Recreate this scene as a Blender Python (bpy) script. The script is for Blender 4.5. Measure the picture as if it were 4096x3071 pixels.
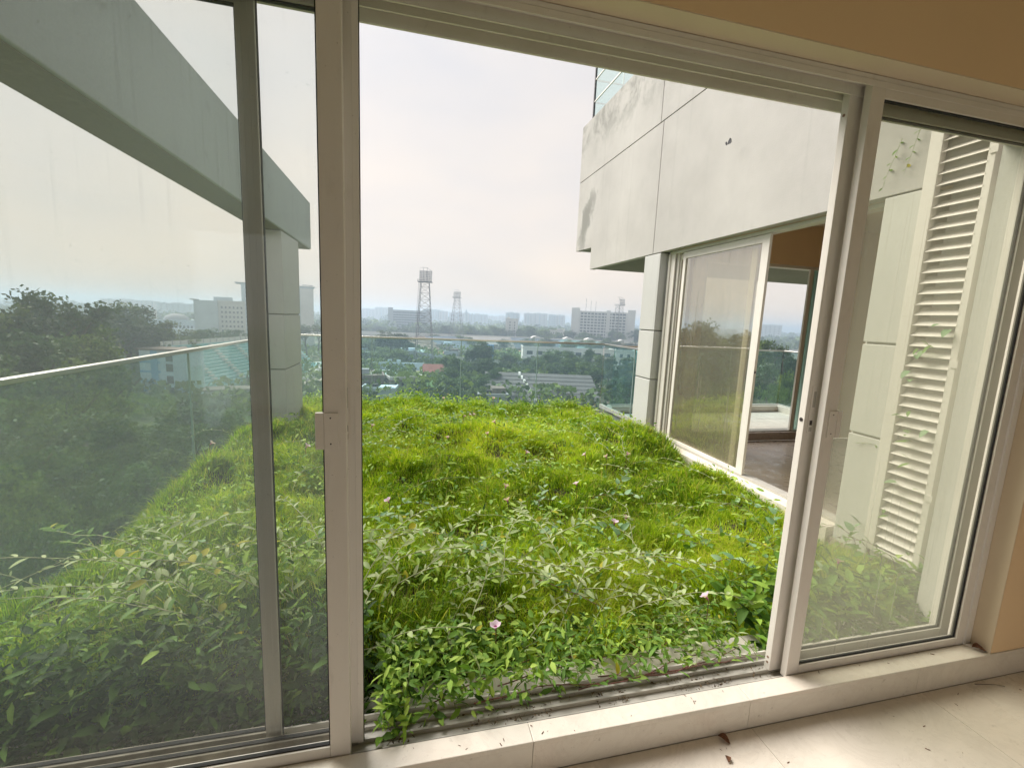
import bpy, math, random
import numpy as np
from mathutils import Vector, Matrix

scene = bpy.context.scene
for _o in list(bpy.data.objects):
    bpy.data.objects.remove(_o)
R = math.radians
random.seed(11)
rng = np.random.default_rng(7)
COL = scene.collection

# ------------------------------------------------------------------ camera
cam_data = bpy.data.cameras.new('camera')
cam_data.sensor_fit = 'HORIZONTAL'
cam_data.sensor_width = 36.0
cam_data.lens = 36.0 * 1765.35 / 4096.0
cam_data.clip_start = 0.02
cam_data.clip_end = 20000.0
camera = bpy.data.objects.new('camera', cam_data)
COL.objects.link(camera)
_yaw, _pitch, _roll = R(13.716), R(8.351), R(2.439)
_fwd = Vector((math.sin(_yaw) * math.cos(_pitch), math.cos(_yaw) * math.cos(_pitch), -math.sin(_pitch)))
_rt = Vector((math.cos(_yaw), -math.sin(_yaw), 0.0))
_up = _rt.cross(_fwd)
_r2 = _rt * math.cos(_roll) + _up * math.sin(_roll)
_u2 = _up * math.cos(_roll) - _rt * math.sin(_roll)
camera.matrix_world = Matrix(((_r2.x, _u2.x, -_fwd.x, 0.0), (_r2.y, _u2.y, -_fwd.y, 0.0),
                              (_r2.z, _u2.z, -_fwd.z, 1.5), (0, 0, 0, 1)))
scene.camera = camera

# ------------------------------------------------------------------ sky, sun, exposure
SUN_AZ, SUN_EL = R(-38.0), R(47.0)          # azimuth from +Y, negative towards -X
world = bpy.data.worlds.new('World')
scene.world = world
world.use_nodes = True
wn, wl = world.node_tree.nodes, world.node_tree.links
wn.clear()
w_out = wn.new('ShaderNodeOutputWorld')
w_bg = wn.new('ShaderNodeBackground')
w_bg.inputs['Strength'].default_value = 0.1
w_sky = wn.new('ShaderNodeTexSky')
w_sky.sky_type = 'NISHITA'
w_sky.sun_disc = False
w_sky.sun_elevation = SUN_EL
w_sky.sun_rotation = SUN_AZ
w_sky.dust_density = 4.0
w_sky.ozone_density = 1.0
w_tc = wn.new('ShaderNodeTexCoord')
w_sep = wn.new('ShaderNodeSeparateXYZ')
wl.new(w_tc.outputs['Generated'], w_sep.inputs[0])
w_ramp = wn.new('ShaderNodeValToRGB')       # the overcast veil: warm at the horizon, cooler aloft
cr = w_ramp.color_ramp
cr.elements[0].position = 0.0
cr.elements[0].color = (0.98, 0.84, 0.71, 1)
cr.elements[1].position = 1.0
cr.elements[1].color = (0.66, 0.70, 0.76, 1)
for _p, _c in ((0.10, (0.93, 0.83, 0.74, 1)), (0.28, (0.87, 0.81, 0.76, 1)), (0.5, (0.81, 0.79, 0.79, 1))):
    _e = cr.elements.new(_p)
    _e.color = _c
wl.new(w_sep.outputs['Z'], w_ramp.inputs[0])
w_map = wn.new('ShaderNodeMapping')
w_map.inputs['Scale'].default_value = (1.0, 1.0, 2.4)
wl.new(w_tc.outputs['Generated'], w_map.inputs[0])
w_noise = wn.new('ShaderNodeTexNoise')
w_noise.inputs['Scale'].default_value = 2.2
w_noise.inputs['Detail'].default_value = 5.0
w_noise.inputs['Roughness'].default_value = 0.45
wl.new(w_map.outputs[0], w_noise.inputs['Vector'])
w_cr2 = wn.new('ShaderNodeValToRGB')
w_cr2.color_ramp.elements[0].position = 0.32
w_cr2.color_ramp.elements[0].color = (0.86, 0.89, 0.94, 1)
w_cr2.color_ramp.elements[1].position = 0.68
w_cr2.color_ramp.elements[1].color = (1.08, 1.03, 0.97, 1)
wl.new(w_noise.outputs[0], w_cr2.inputs[0])
w_mul = wn.new('ShaderNodeMix')
w_mul.data_type = 'RGBA'
w_mul.blend_type = 'MULTIPLY'
w_mul.inputs[0].default_value = 1.0
wl.new(w_ramp.outputs[0], w_mul.inputs[6])
wl.new(w_cr2.outputs[0], w_mul.inputs[7])
w_scale = wn.new('ShaderNodeVectorMath')
w_scale.operation = 'SCALE'
w_scale.inputs['Scale'].default_value = 7.9
wl.new(w_mul.outputs[2], w_scale.inputs[0])
w_mix = wn.new('ShaderNodeMix')
w_mix.data_type = 'RGBA'
w_mix.inputs[0].default_value = 0.88
wl.new(w_sky.outputs[0], w_mix.inputs[6])
wl.new(w_scale.outputs[0], w_mix.inputs[7])
wl.new(w_mix.outputs[2], w_bg.inputs['Color'])
wl.new(w_bg.outputs[0], w_out.inputs['Surface'])

sun_data = bpy.data.lights.new('sun', 'SUN')
sun_data.energy = 5.0
sun_data.angle = R(42.0)
sun_data.color = (1.0, 0.95, 0.87)
sun = bpy.data.objects.new('sun', sun_data)
COL.objects.link(sun)
_sd = Vector((math.sin(SUN_AZ) * math.cos(SUN_EL), math.cos(SUN_AZ) * math.cos(SUN_EL), math.sin(SUN_EL)))
sun.rotation_euler = _sd.to_track_quat('Z', 'Y').to_euler()

vs = scene.view_settings
vs.view_transform = 'Standard'
vs.look = 'None'
vs.exposure = 0.5
vs.gamma = 1.0
vs.use_curve_mapping = False
scene.cycles.use_denoising = True
scene.cycles.max_bounces = 7
scene.cycles.diffuse_bounces = 4
scene.cycles.glossy_bounces = 3
scene.cycles.transmission_bounces = 6
scene.cycles.transparent_max_bounces = 16
scene.cycles.volume_bounces = 0
scene.cycles.use_adaptive_sampling = True
scene.cycles.adaptive_threshold = 0.02
scene.cycles.caustics_reflective = False
scene.cycles.caustics_refractive = False
scene.cycles.sample_clamp_indirect = 6.0

# ------------------------------------------------------------------ materials
MATS = {}


class NT:
    """small helper around a material's node tree"""
    def __init__(self, name):
        self.m = bpy.data.materials.new(name)
        self.m.use_nodes = True
        self.n, self.l = self.m.node_tree.nodes, self.m.node_tree.links
        self.n.clear()
        self.out = self.n.new('ShaderNodeOutputMaterial')
        MATS[name] = self.m

    def new(self, t, **kw):
        x = self.n.new(t)
        for k, v in kw.items():
            setattr(x, k, v)
        return x

    def link(self, a, b):
        self.l.new(a, b)

    def coords(self, kind='Object'):
        return self.new('ShaderNodeTexCoord').outputs[kind]

    def noise(self, scale, detail=4, rough=0.55, vec=None, dist=0.0, stretch=None):
        v = vec if vec is not None else self.coords()
        if stretch:
            mp = self.new('ShaderNodeMapping')
            mp.inputs['Scale'].default_value = stretch
            self.link(v, mp.inputs[0])
            v = mp.outputs[0]
        t = self.new('ShaderNodeTexNoise')
        t.inputs['Scale'].default_value = scale
        t.inputs['Detail'].default_value = detail
        t.inputs['Roughness'].default_value = rough
        t.inputs['Distortion'].default_value = dist
        self.link(v, t.inputs['Vector'])
        return t.outputs[0]

    def ramp(self, fac, stops):
        r = self.new('ShaderNodeValToRGB')
        e = r.color_ramp.elements
        while len(e) < len(stops):
            e.new(0.5)
        for i, (p, c) in enumerate(stops):
            e[i].position = p
            e[i].color = (c[0], c[1], c[2], 1) if not isinstance(c, (int, float)) else (c, c, c, 1)
        self.link(fac, r.inputs[0])
        return r.outputs[0]

    def mix(self, fac, a, b, mode='MIX'):
        x = self.new('ShaderNodeMix', data_type='RGBA', blend_type=mode)
        for sock, v in ((x.inputs[0], fac), (x.inputs[6], a), (x.inputs[7], b)):
            if hasattr(v, 'is_output'):
                self.link(v, sock)
            elif isinstance(v, (int, float)):
                sock.default_value = v
            else:
                sock.default_value = (v[0], v[1], v[2], 1)
        return x.outputs[2]

    def math(self, op, a, b=0.0, clamp=False):
        x = self.new('ShaderNodeMath', operation=op, use_clamp=clamp)
        for sock, v in ((x.inputs[0], a), (x.inputs[1], b)):
            if hasattr(v, 'is_output'):
                self.link(v, sock)
            else:
                sock.default_value = v
        return x.outputs[0]

    def principled(self, color, rough=0.6, spec=0.4, metallic=0.0, bump=None, bump_s=0.2, bump_d=0.01):
        p = self.new('ShaderNodeBsdfPrincipled')
        for nm, v in (('Base Color', color), ('Roughness', rough), ('Metallic', metallic), ('Specular IOR Level', spec)):
            s = p.inputs[nm]
            if hasattr(v, 'is_output'):
                self.link(v, s)
            elif isinstance(v, (int, float)):
                s.default_value = v
            else:
                s.default_value = (v[0], v[1], v[2], 1)
        if bump is not None:
            b = self.new('ShaderNodeBump')
            b.inputs['Strength'].default_value = bump_s
            b.inputs['Distance'].default_value = bump_d
            self.link(bump, b.inputs['Height'])
            self.link(b.outputs[0], p.inputs['Normal'])
        self.link(p.outputs[0], self.out.inputs['Surface'])
        return p


def plain(name, color, rough=0.6, spec=0.4, metallic=0.0, var=0.12, scale=6.0, bump=0.0, stretch=None):
    t = NT(name)
    n = t.noise(scale, 5, 0.6, stretch=stretch)
    lo = tuple(c * (1 - var) for c in color)
    hi = tuple(min(1, c * (1 + var)) for c in color)
    c = t.ramp(n, [(0.3, lo), (0.7, hi)])
    t.principled(c, rough, spec, metallic, bump=n if bump else None, bump_s=bump)
    return t.m


def concrete(name, color, stain=(0.25, 0.25, 0.23), amount=0.5, scale=1.0, bump=0.25, streak=True):
    """painted render: faint blotches, downward streaks, sparse grey patches"""
    t = NT(name)
    v = t.coords('Object')
    big = t.noise(0.7 * scale, 6, 0.62, v)
    fine = t.noise(55 * scale, 3, 0.6, v)
    base = t.ramp(big, [(0.30, tuple(c * 0.90 for c in color)), (0.68, tuple(min(1, c * 1.05) for c in color))])
    patch = t.noise(1.6 * scale, 8, 0.72, v, dist=0.6)
    mask = t.ramp(patch, [(0.60, 0.0), (0.72, 1.0)])
    m = t.math('MULTIPLY', mask, 0.55 * amount)
    base = t.mix(m, base, stain)
    if streak:
        st = t.noise(3.0 * scale, 4, 0.6, v, stretch=(3.5, 3.5, 0.16))
        sm = t.math('MULTIPLY', t.ramp(st, [(0.56, 0.0), (0.78, 1.0)]), 0.42 * amount)
        base = t.mix(sm, base, stain)
    base = t.mix(t.math('MULTIPLY', t.ramp(fine, [(0.35, 1.0), (0.55, 0.0)]), 0.12), base, stain)
    t.principled(base, 0.85, 0.25, bump=fine, bump_s=bump, bump_d=0.004)
    return t.m


concrete('render_white', (0.55, 0.55, 0.535), (0.30, 0.30, 0.28), 0.75)
concrete('render_grey', (0.43, 0.47, 0.485), (0.19, 0.21, 0.20), 1.1)
concrete('render_column', (0.50, 0.51, 0.505), (0.3, 0.3, 0.29), 0.5)
concrete('render_plain', (0.58, 0.575, 0.54), (0.45, 0.44, 0.38), 0.4)
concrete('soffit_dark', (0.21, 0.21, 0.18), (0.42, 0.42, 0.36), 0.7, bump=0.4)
concrete('lintel_rough', (0.40, 0.37, 0.40), (0.20, 0.19, 0.19), 0.9, bump=0.7)
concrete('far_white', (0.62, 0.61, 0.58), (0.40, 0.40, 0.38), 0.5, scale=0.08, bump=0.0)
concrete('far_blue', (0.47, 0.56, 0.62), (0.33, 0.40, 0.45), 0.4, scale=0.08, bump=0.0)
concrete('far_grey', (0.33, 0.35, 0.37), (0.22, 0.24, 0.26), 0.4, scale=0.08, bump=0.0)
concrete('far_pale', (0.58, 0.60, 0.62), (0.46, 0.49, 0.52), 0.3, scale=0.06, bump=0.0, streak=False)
concrete('far_concrete', (0.27, 0.28, 0.28), (0.16, 0.17, 0.17), 0.8, scale=0.15, bump=0.0)
concrete('step_grey', (0.125, 0.12, 0.12), (0.075, 0.075, 0.075), 1.2, scale=0.25, bump=0.0, streak=False)


def fascia_material():
    t = NT('render_fascia')
    v = t.coords('Object')
    col = (0.485, 0.47, 0.445)
    big = t.noise(0.9, 8, 0.68, v)
    base = t.ramp(big, [(0.30, tuple(c * 0.84 for c in col)), (0.68, tuple(c * 1.06 for c in col))])
    sep = t.new('ShaderNodeSeparateXYZ')
    t.link(v, sep.inputs[0])
    Y, Z = sep.outputs[1], sep.outputs[2]
    grey = (0.24, 0.24, 0.22)
    # mould creeping down from the coping
    n1 = t.noise(2.6, 8, 0.75, v, dist=0.5)
    top = t.ramp(t.math('SUBTRACT', Z, 4.75), [(0.0, 0.0), (0.55, 1.0)])
    m1 = t.math('MULTIPLY', t.ramp(n1, [(0.46, 0.0), (0.60, 1.0)]), t.math('MULTIPLY', top, 0.75))
    base = t.mix(m1, base, grey)
    # bare patch near the far lower corner
    dy = t.math('SUBTRACT', Y, 3.12)
    dz = t.math('SUBTRACT', Z, 3.85)
    q = t.math('ADD', dy, t.math('ADD', t.math('MULTIPLY', dz, 0.45), t.math('MULTIPLY', t.math('SUBTRACT', n1, 0.5), 0.9)))
    d2 = t.math('ADD', t.math('MULTIPLY', t.math('MULTIPLY', q, q), 9.0), t.math('MULTIPLY', t.math('MULTIPLY', dz, dz), 1.9))
    near = t.ramp(d2, [(0.10, 1.0), (0.80, 0.0)])
    n2 = t.noise(5.0, 8, 0.7, v, dist=0.7)
    m2 = t.math('MULTIPLY', t.ramp(t.math('ADD', n2, t.math('MULTIPLY', near, 0.35)), [(0.60, 0.0), (0.68, 1.0)]), t.math('MULTIPLY', near, 0.95), True)
    base = t.mix(m2, base, grey)
    # thin rain streaks below the joint
    st = t.noise(3.2, 3, 0.6, v, stretch=(3.0, 5.0, 0.10))
    m3 = t.math('MULTIPLY', t.ramp(st, [(0.60, 0.0), (0.75, 1.0)]), 0.20)
    base = t.mix(m3, base, grey)
    fine = t.noise(60, 3, 0.6, v)
    t.principled(base, 0.85, 0.25, bump=fine, bump_s=0.25, bump_d=0.004)


fascia_material()


def frame_paint():
    t = NT('frame_white')
    v = t.coords('Object')
    n = t.noise(4, 5, 0.6, v, stretch=(1, 1, 0.25))
    c = t.ramp(n, [(0.3, (0.70, 0.66, 0.61)), (0.7, (0.77, 0.73, 0.68))])
    sm = t.ramp(t.noise(14, 6, 0.72, v, dist=0.8, stretch=(1, 1, 0.35)), [(0.58, 0.0), (0.72, 1.0)])
    c = t.mix(t.math('MULTIPLY', sm, 0.20), c, (0.40, 0.36, 0.30))
    sp = t.ramp(t.noise(160, 2, 0.5, v), [(0.72, 0.0), (0.76, 1.0)])
    c = t.mix(t.math('MULTIPLY', sp, 0.5), c, (0.28, 0.24, 0.20))
    t.principled(c, t.ramp(n, [(0.3, 0.36), (0.7, 0.55)]), 0.5)


frame_paint()
plain('track_grey', (0.44, 0.42, 0.38), 0.45, 0.5, var=0.12, scale=9, stretch=(0.3, 1, 1))
plain('gasket_black', (0.02, 0.02, 0.022), 0.7, 0.3)
plain('orange_paint', (0.80, 0.59, 0.37), 0.75, 0.25, var=0.03, scale=1.5, bump=0.04)
plain('cream_paint', (0.72, 0.61, 0.47), 0.7, 0.3, var=0.03, scale=1.5)
plain('ceiling_paint', (0.78, 0.66, 0.50), 0.8, 0.2, var=0.03, scale=1.2)
plain('steel', (0.62, 0.61, 0.59), 0.28, 0.5, 1.0, var=0.12, scale=5, stretch=(1, 0.2, 1))
plain('glass_edge', (0.36, 0.46, 0.44), 0.4, 0.4)
plain('dark_metal', (0.05, 0.05, 0.055), 0.5, 0.4, 0.3)
plain('tower_steel', (0.12, 0.115, 0.12), 0.6, 0.4, 0.2)
plain('rust_red', (0.30, 0.07, 0.04), 0.6)
plain('lamp_face', (0.035, 0.035, 0.04), 0.3, 0.6)
plain('roof_red', (0.26, 0.09, 0.07), 0.8, var=0.25, scale=1.2)
plain('roof_brown', (0.17, 0.14, 0.12), 0.85, var=0.3, scale=0.8)
plain('roof_blue', (0.06, 0.17, 0.36), 0.6, var=0.15, scale=0.6)
plain('teal_paint', (0.20, 0.46, 0.46), 0.7, var=0.18, scale=0.7)
plain('teal_pale', (0.42, 0.62, 0.62), 0.7, var=0.15, scale=0.6)
plain('sky_blue_paint', (0.17, 0.42, 0.66), 0.65, var=0.12, scale=0.8)
plain('pale_blue_paint', (0.50, 0.66, 0.76), 0.7, var=0.12, scale=0.5)
plain('track_red', (0.42, 0.20, 0.14), 0.85, var=0.12, scale=0.3)
plain('pitch_green', (0.12, 0.22, 0.06), 0.9, var=0.2, scale=0.2)
plain('lawn_green', (0.09, 0.20, 0.05), 0.9, var=0.35, scale=0.25)
plain('sand_ground', (0.42, 0.36, 0.29), 0.9, var=0.2, scale=0.3)
plain('tan_seats', (0.42, 0.35, 0.27), 0.8, var=0.15, scale=0.4)
plain('grey_seats', (0.34, 0.40, 0.46), 0.8, var=0.15, scale=0.4)
plain('far_window', (0.05, 0.06, 0.075), 0.25, 0.6, var=0.3, scale=0.3)
plain('pool_water', (0.16, 0.48, 0.47), 0.08, 0.5, var=0.06, scale=0.8)
plain('sash_dirty_shaded', (0.30, 0.27, 0.22), 0.7, var=0.3, scale=14)  # dirt and shade of the lower rails both put into a darker colour
plain('track_dirt', (0.13, 0.095, 0.06), 0.95, 0.1, var=0.5, scale=40, bump=0.5)
plain('soil', (0.045, 0.035, 0.022), 0.95, 0.1, var=0.4, scale=12, bump=0.5)
plain('balcony_tile', (0.60, 0.56, 0.50), 0.5, var=0.12, scale=3)
plain('screw_dark', (0.04, 0.03, 0.03), 0.5)
plain('dry_leaf', (0.16, 0.07, 0.035), 0.8, var=0.4, scale=60)
plain('bark', (0.085, 0.065, 0.05), 0.9, 0.1, var=0.35, scale=3, bump=0.5, stretch=(3, 3, 0.6))
plain('wood_brown', (0.22, 0.13, 0.08), 0.6, var=0.25, scale=3)
plain('butterfly_dark', (0.06, 0.06, 0.065), 0.8, var=0.5, scale=80)


def marble(name, base, vein, warm, rough=0.22, scale=1.0):
    t = NT(name)
    v = t.coords('Object')
    info = t.new('ShaderNodeObjectInfo')
    add = t.new('ShaderNodeVectorMath', operation='ADD')
    t.link(v, add.inputs[0])
    off = t.new('ShaderNodeVectorMath', operation='SCALE')
    off.inputs[0].default_value = (9.0, 5.0, 3.0)
    t.link(info.outputs['Random'], off.inputs['Scale'])
    t.link(off.outputs[0], add.inputs[1])
    v = add.outputs[0]
    a = t.noise(1.6 * scale, 7, 0.62, v, dist=1.1)
    b = t.noise(5.5 * scale, 6, 0.65, v, dist=1.6)
    c = t.ramp(a, [(0.30, tuple(x * 0.90 for x in base)), (0.52, base), (0.72, warm)])
    veins = t.ramp(b, [(0.44, 0.0), (0.495, 1.0), (0.55, 0.0)])
    c = t.mix(t.math('MULTIPLY', veins, 0.20), c, vein)
    spk = t.ramp(t.noise(34 * scale, 4, 0.75, v), [(0.63, 0.0), (0.74, 1.0)])
    c = t.mix(t.math('MULTIPLY', spk, 0.55), c, (0.36, 0.31, 0.25))
    dust = t.noise(9 * scale, 6, 0.7, v)
    c = t.mix(t.math('MULTIPLY', t.ramp(dust, [(0.5, 0.0), (0.75, 1.0)]), 0.18), c, (0.50, 0.45, 0.38))
    r = t.ramp(dust, [(0.35, rough), (0.7, rough + 0.3)])
    t.principled(c, r, 0.45)
    return t.m


marble('marble_floor', (0.74, 0.68, 0.60), (0.50, 0.44, 0.37), (0.76, 0.67, 0.58), 0.22)
marble('marble_curb', (0.74, 0.69, 0.61), (0.55, 0.47, 0.40), (0.72, 0.63, 0.55), 0.28)
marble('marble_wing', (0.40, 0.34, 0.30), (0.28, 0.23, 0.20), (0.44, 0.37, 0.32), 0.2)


def glass(name, tint, dust_col=(0.6, 0.58, 0.5), dust=0.1, gloss=0.5, zlo=None, zhi=None):
    """thin pane: tinted see-through, mirror at grazing angles, a film of dust that scatters light"""
    t = NT(name)
    tr = t.new('ShaderNodeBsdfTransparent')
    tr.inputs[0].default_value = (*tint, 1)
    gl = t.new('ShaderNodeBsdfGlossy')
    gl.inputs['Roughness'].default_value = 0.02
    gl.inputs[0].default_value = (1, 1, 1, 1)
    fr = t.new('ShaderNodeFresnel')
    fr.inputs[0].default_value = 1.45
    mx = t.new('ShaderNodeMixShader')
    t.link(t.math('MULTIPLY', fr.outputs[0], gloss), mx.inputs[0])
    t.link(tr.outputs[0], mx.inputs[1])
    t.link(gl.outputs[0], mx.inputs[2])
    res = mx.outputs[0]
    if dust > 0:
        v = t.coords('Object')
        df = t.new('ShaderNodeBsdfDiffuse')
        tl = t.new('ShaderNodeBsdfTranslucent')
        for s in (df, tl):
            s.inputs[0].default_value = (*dust_col, 1)
        dm = t.new('ShaderNodeMixShader')
        dm.inputs[0].default_value = 0.62
        t.link(df.outputs[0], dm.inputs[1])
        t.link(tl.outputs[0], dm.inputs[2])
        n = t.noise(1.4, 5, 0.6, v, stretch=(1.2, 1.0, 0.55))
        fac = t.ramp(n, [(0.25, dust * 0.6), (0.75, dust * 1.35)])
        sp = t.ramp(t.noise(60, 2, 0.5, v), [(0.70, 0.0), (0.76, 1.0)])
        fac = t.math('ADD', fac, t.math('MULTIPLY', sp, 0.10), True)
        run = t.ramp(t.noise(10, 3, 0.6, v, stretch=(4.0, 1.0, 0.10)), [(0.62, 0.0), (0.74, 1.0)])
        fac = t.math('ADD', fac, t.math('MULTIPLY', run, dust * 0.7), True)
        if zlo is not None:                        # dust film thins out towards one end of the pane
            sx = t.new('ShaderNodeSeparateXYZ')
            t.link(v, sx.inputs[0])
            mr = t.new('ShaderNodeMapRange')
            mr.inputs[1].default_value, mr.inputs[2].default_value = zlo[0], zhi[0]
            mr.inputs[3].default_value, mr.inputs[4].default_value = zlo[1], zhi[1]
            t.link(sx.outputs[2], mr.inputs[0])
            fac = t.math('MULTIPLY', fac, mr.outputs[0], True)
        fm = t.new('ShaderNodeMixShader')
        t.link(fac, fm.inputs[0])
        t.link(res, fm.inputs[1])
        t.link(dm.outputs[0], fm.inputs[2])
        res = fm.outputs[0]
    t.link(res, t.out.inputs['Surface'])
    return t.m


glass('glass_door_left', (0.975, 0.982, 0.96), (0.48, 0.56, 0.58), 0.082, 0.8, (0.1, 0.35), (1.0, 1.0))
glass('glass_door_right', (0.93, 0.935, 0.88), (0.50, 0.49, 0.41), 0.30, 0.8, (2.3, 0.35), (0.8, 1.0))
glass('glass_wing', (0.80, 0.77, 0.62), (0.50, 0.47, 0.38), 0.34, 0.40)
glass('glass_rail', (0.89, 0.965, 0.965), (0.55, 0.66, 0.66), 0.02, 0.16)
glass('glass_upper', (0.72, 0.90, 0.86), (0.6, 0.7, 0.68), 0.03, 0.5)


def leafy(name, stops, transl=0.35, attr=None, tree=False, rough=0.6, var='random', spec=0.25):
    """foliage: colour picked along stops by object/vertex value, diffuse + light through the leaf"""
    t = NT(name)
    if attr:
        a = t.new('ShaderNodeAttribute', attribute_name=attr)
        f = a.outputs['Fac']
    else:
        oi = t.new('ShaderNodeObjectInfo')
        n = t.noise(3.0, 3, 0.6)
        f = t.math('ADD', t.math('MULTIPLY', oi.outputs['Random'], 0.7), t.math('MULTIPLY', n, 0.3))
    c = t.ramp(f, stops)
    if tree:                                   # every tree has its own green
        oi = t.new('ShaderNodeObjectInfo')
        hue = t.ramp(oi.outputs['Random'], [(0.0, (0.62, 0.75, 0.85)), (0.35, (0.9, 0.95, 0.9)), (0.7, (1.25, 1.15, 0.85)), (1.0, (1.6, 1.35, 0.9))])
        c = t.mix(1.0, c, hue, 'MULTIPLY')
    p = t.new('ShaderNodeBsdfPrincipled')
    p.inputs['Roughness'].default_value = rough
    p.inputs['Specular IOR Level'].default_value = spec
    t.link(c, p.inputs['Base Color'])
    tl = t.new('ShaderNodeBsdfTranslucent')
    c2 = t.mix(1.0, c, (1.0, 1.0, 0.55), 'MULTIPLY')
    t.link(c2, tl.inputs[0])
    m = t.new('ShaderNodeMixShader')
    m.inputs[0].default_value = transl
    t.link(p.outputs[0], m.inputs[1])
    t.link(tl.outputs[0], m.inputs[2])
    t.link(m.outputs[0], t.out.inputs['Surface'])
    return t.m


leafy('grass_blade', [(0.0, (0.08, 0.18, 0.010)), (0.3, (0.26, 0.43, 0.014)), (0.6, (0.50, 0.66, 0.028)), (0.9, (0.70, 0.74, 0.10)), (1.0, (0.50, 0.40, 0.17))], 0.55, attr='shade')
leafy('vine_leaf_sage', [(0.0, (0.32, 0.42, 0.17)), (0.5, (0.45, 0.54, 0.27)), (1.0, (0.56, 0.61, 0.36))], 0.35)
leafy('vine_leaf_green', [(0.0, (0.09, 0.20, 0.03)), (0.6, (0.18, 0.33, 0.06)), (1.0, (0.32, 0.43, 0.08))], 0.35)
leafy('vine_leaf_blue', [(0.0, (0.13, 0.26, 0.12)), (0.6, (0.24, 0.39, 0.20)), (1.0, (0.36, 0.48, 0.26))], 0.3, rough=0.45)
leafy('leaf_yellow', [(0.0, (0.45, 0.42, 0.03)), (1.0, (0.55, 0.50, 0.05))], 0.4)
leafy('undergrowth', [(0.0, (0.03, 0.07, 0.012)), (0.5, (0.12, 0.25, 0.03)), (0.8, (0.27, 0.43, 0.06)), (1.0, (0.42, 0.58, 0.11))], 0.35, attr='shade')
leafy('tree_dark', [(0.0, (0.016, 0.032, 0.014)), (0.5, (0.045, 0.08, 0.028)), (1.0, (0.09, 0.14, 0.045))], 0.25, attr='shade', tree=True)
leafy('tree_mid', [(0.0, (0.025, 0.052, 0.018)), (0.5, (0.065, 0.12, 0.035)), (1.0, (0.12, 0.19, 0.05))], 0.25, attr='shade', tree=True)
leafy('tree_light', [(0.0, (0.07, 0.12, 0.03)), (0.5, (0.10, 0.17, 0.045)), (1.0, (0.14, 0.21, 0.06))], 0.25, attr='shade', tree=True)
leafy('petal_pink', [(0.0, (0.74, 0.54, 0.68)), (1.0, (0.84, 0.68, 0.80))], 0.35)
plain('petal_throat', (0.55, 0.14, 0.36), 0.6)
plain('vine_stem_pale', (0.36, 0.38, 0.20), 0.7, var=0.2, scale=20)
plain('vine_stem_red', (0.16, 0.06, 0.05), 0.7, var=0.3, scale=20)
plain('vine_stem_green', (0.18, 0.22, 0.07), 0.7, var=0.2, scale=20)

_g = NT('city_ground')
_v = _g.coords('Object')
_c = _g.ramp(_g.noise(0.02, 6, 0.6, _v), [(0.35, (0.06, 0.10, 0.035)), (0.5, (0.10, 0.13, 0.06)), (0.62, (0.21, 0.19, 0.15)), (0.75, (0.15, 0.15, 0.14))])
_g.principled(_c, 0.95, 0.1)
del _g, _v, _c


def M(n):
    return MATS[n]


# ------------------------------------------------------------------ builders
def link(o, parent=None):
    COL.objects.link(o)
    if parent is not None:
        o.parent = parent
    return o


def tag(o, label=None, cat=None, group=None, kind=None):
    if label:
        o['label'] = label
    if cat:
        o['category'] = cat
    if group:
        o['group'] = group
    if kind:
        o['kind'] = kind
    return o


ORIGIN = {}


def thing(name, label, cat, loc=(0, 0, 0), rz=0.0, group=None):
    o = bpy.data.objects.new(name, None)
    o.empty_display_size = 0.1
    link(o)
    o.location = loc
    o.rotation_euler = (0, 0, rz)
    ORIGIN[o.name] = (Vector(loc), rz)
    return tag(o, label, cat, group)


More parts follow.
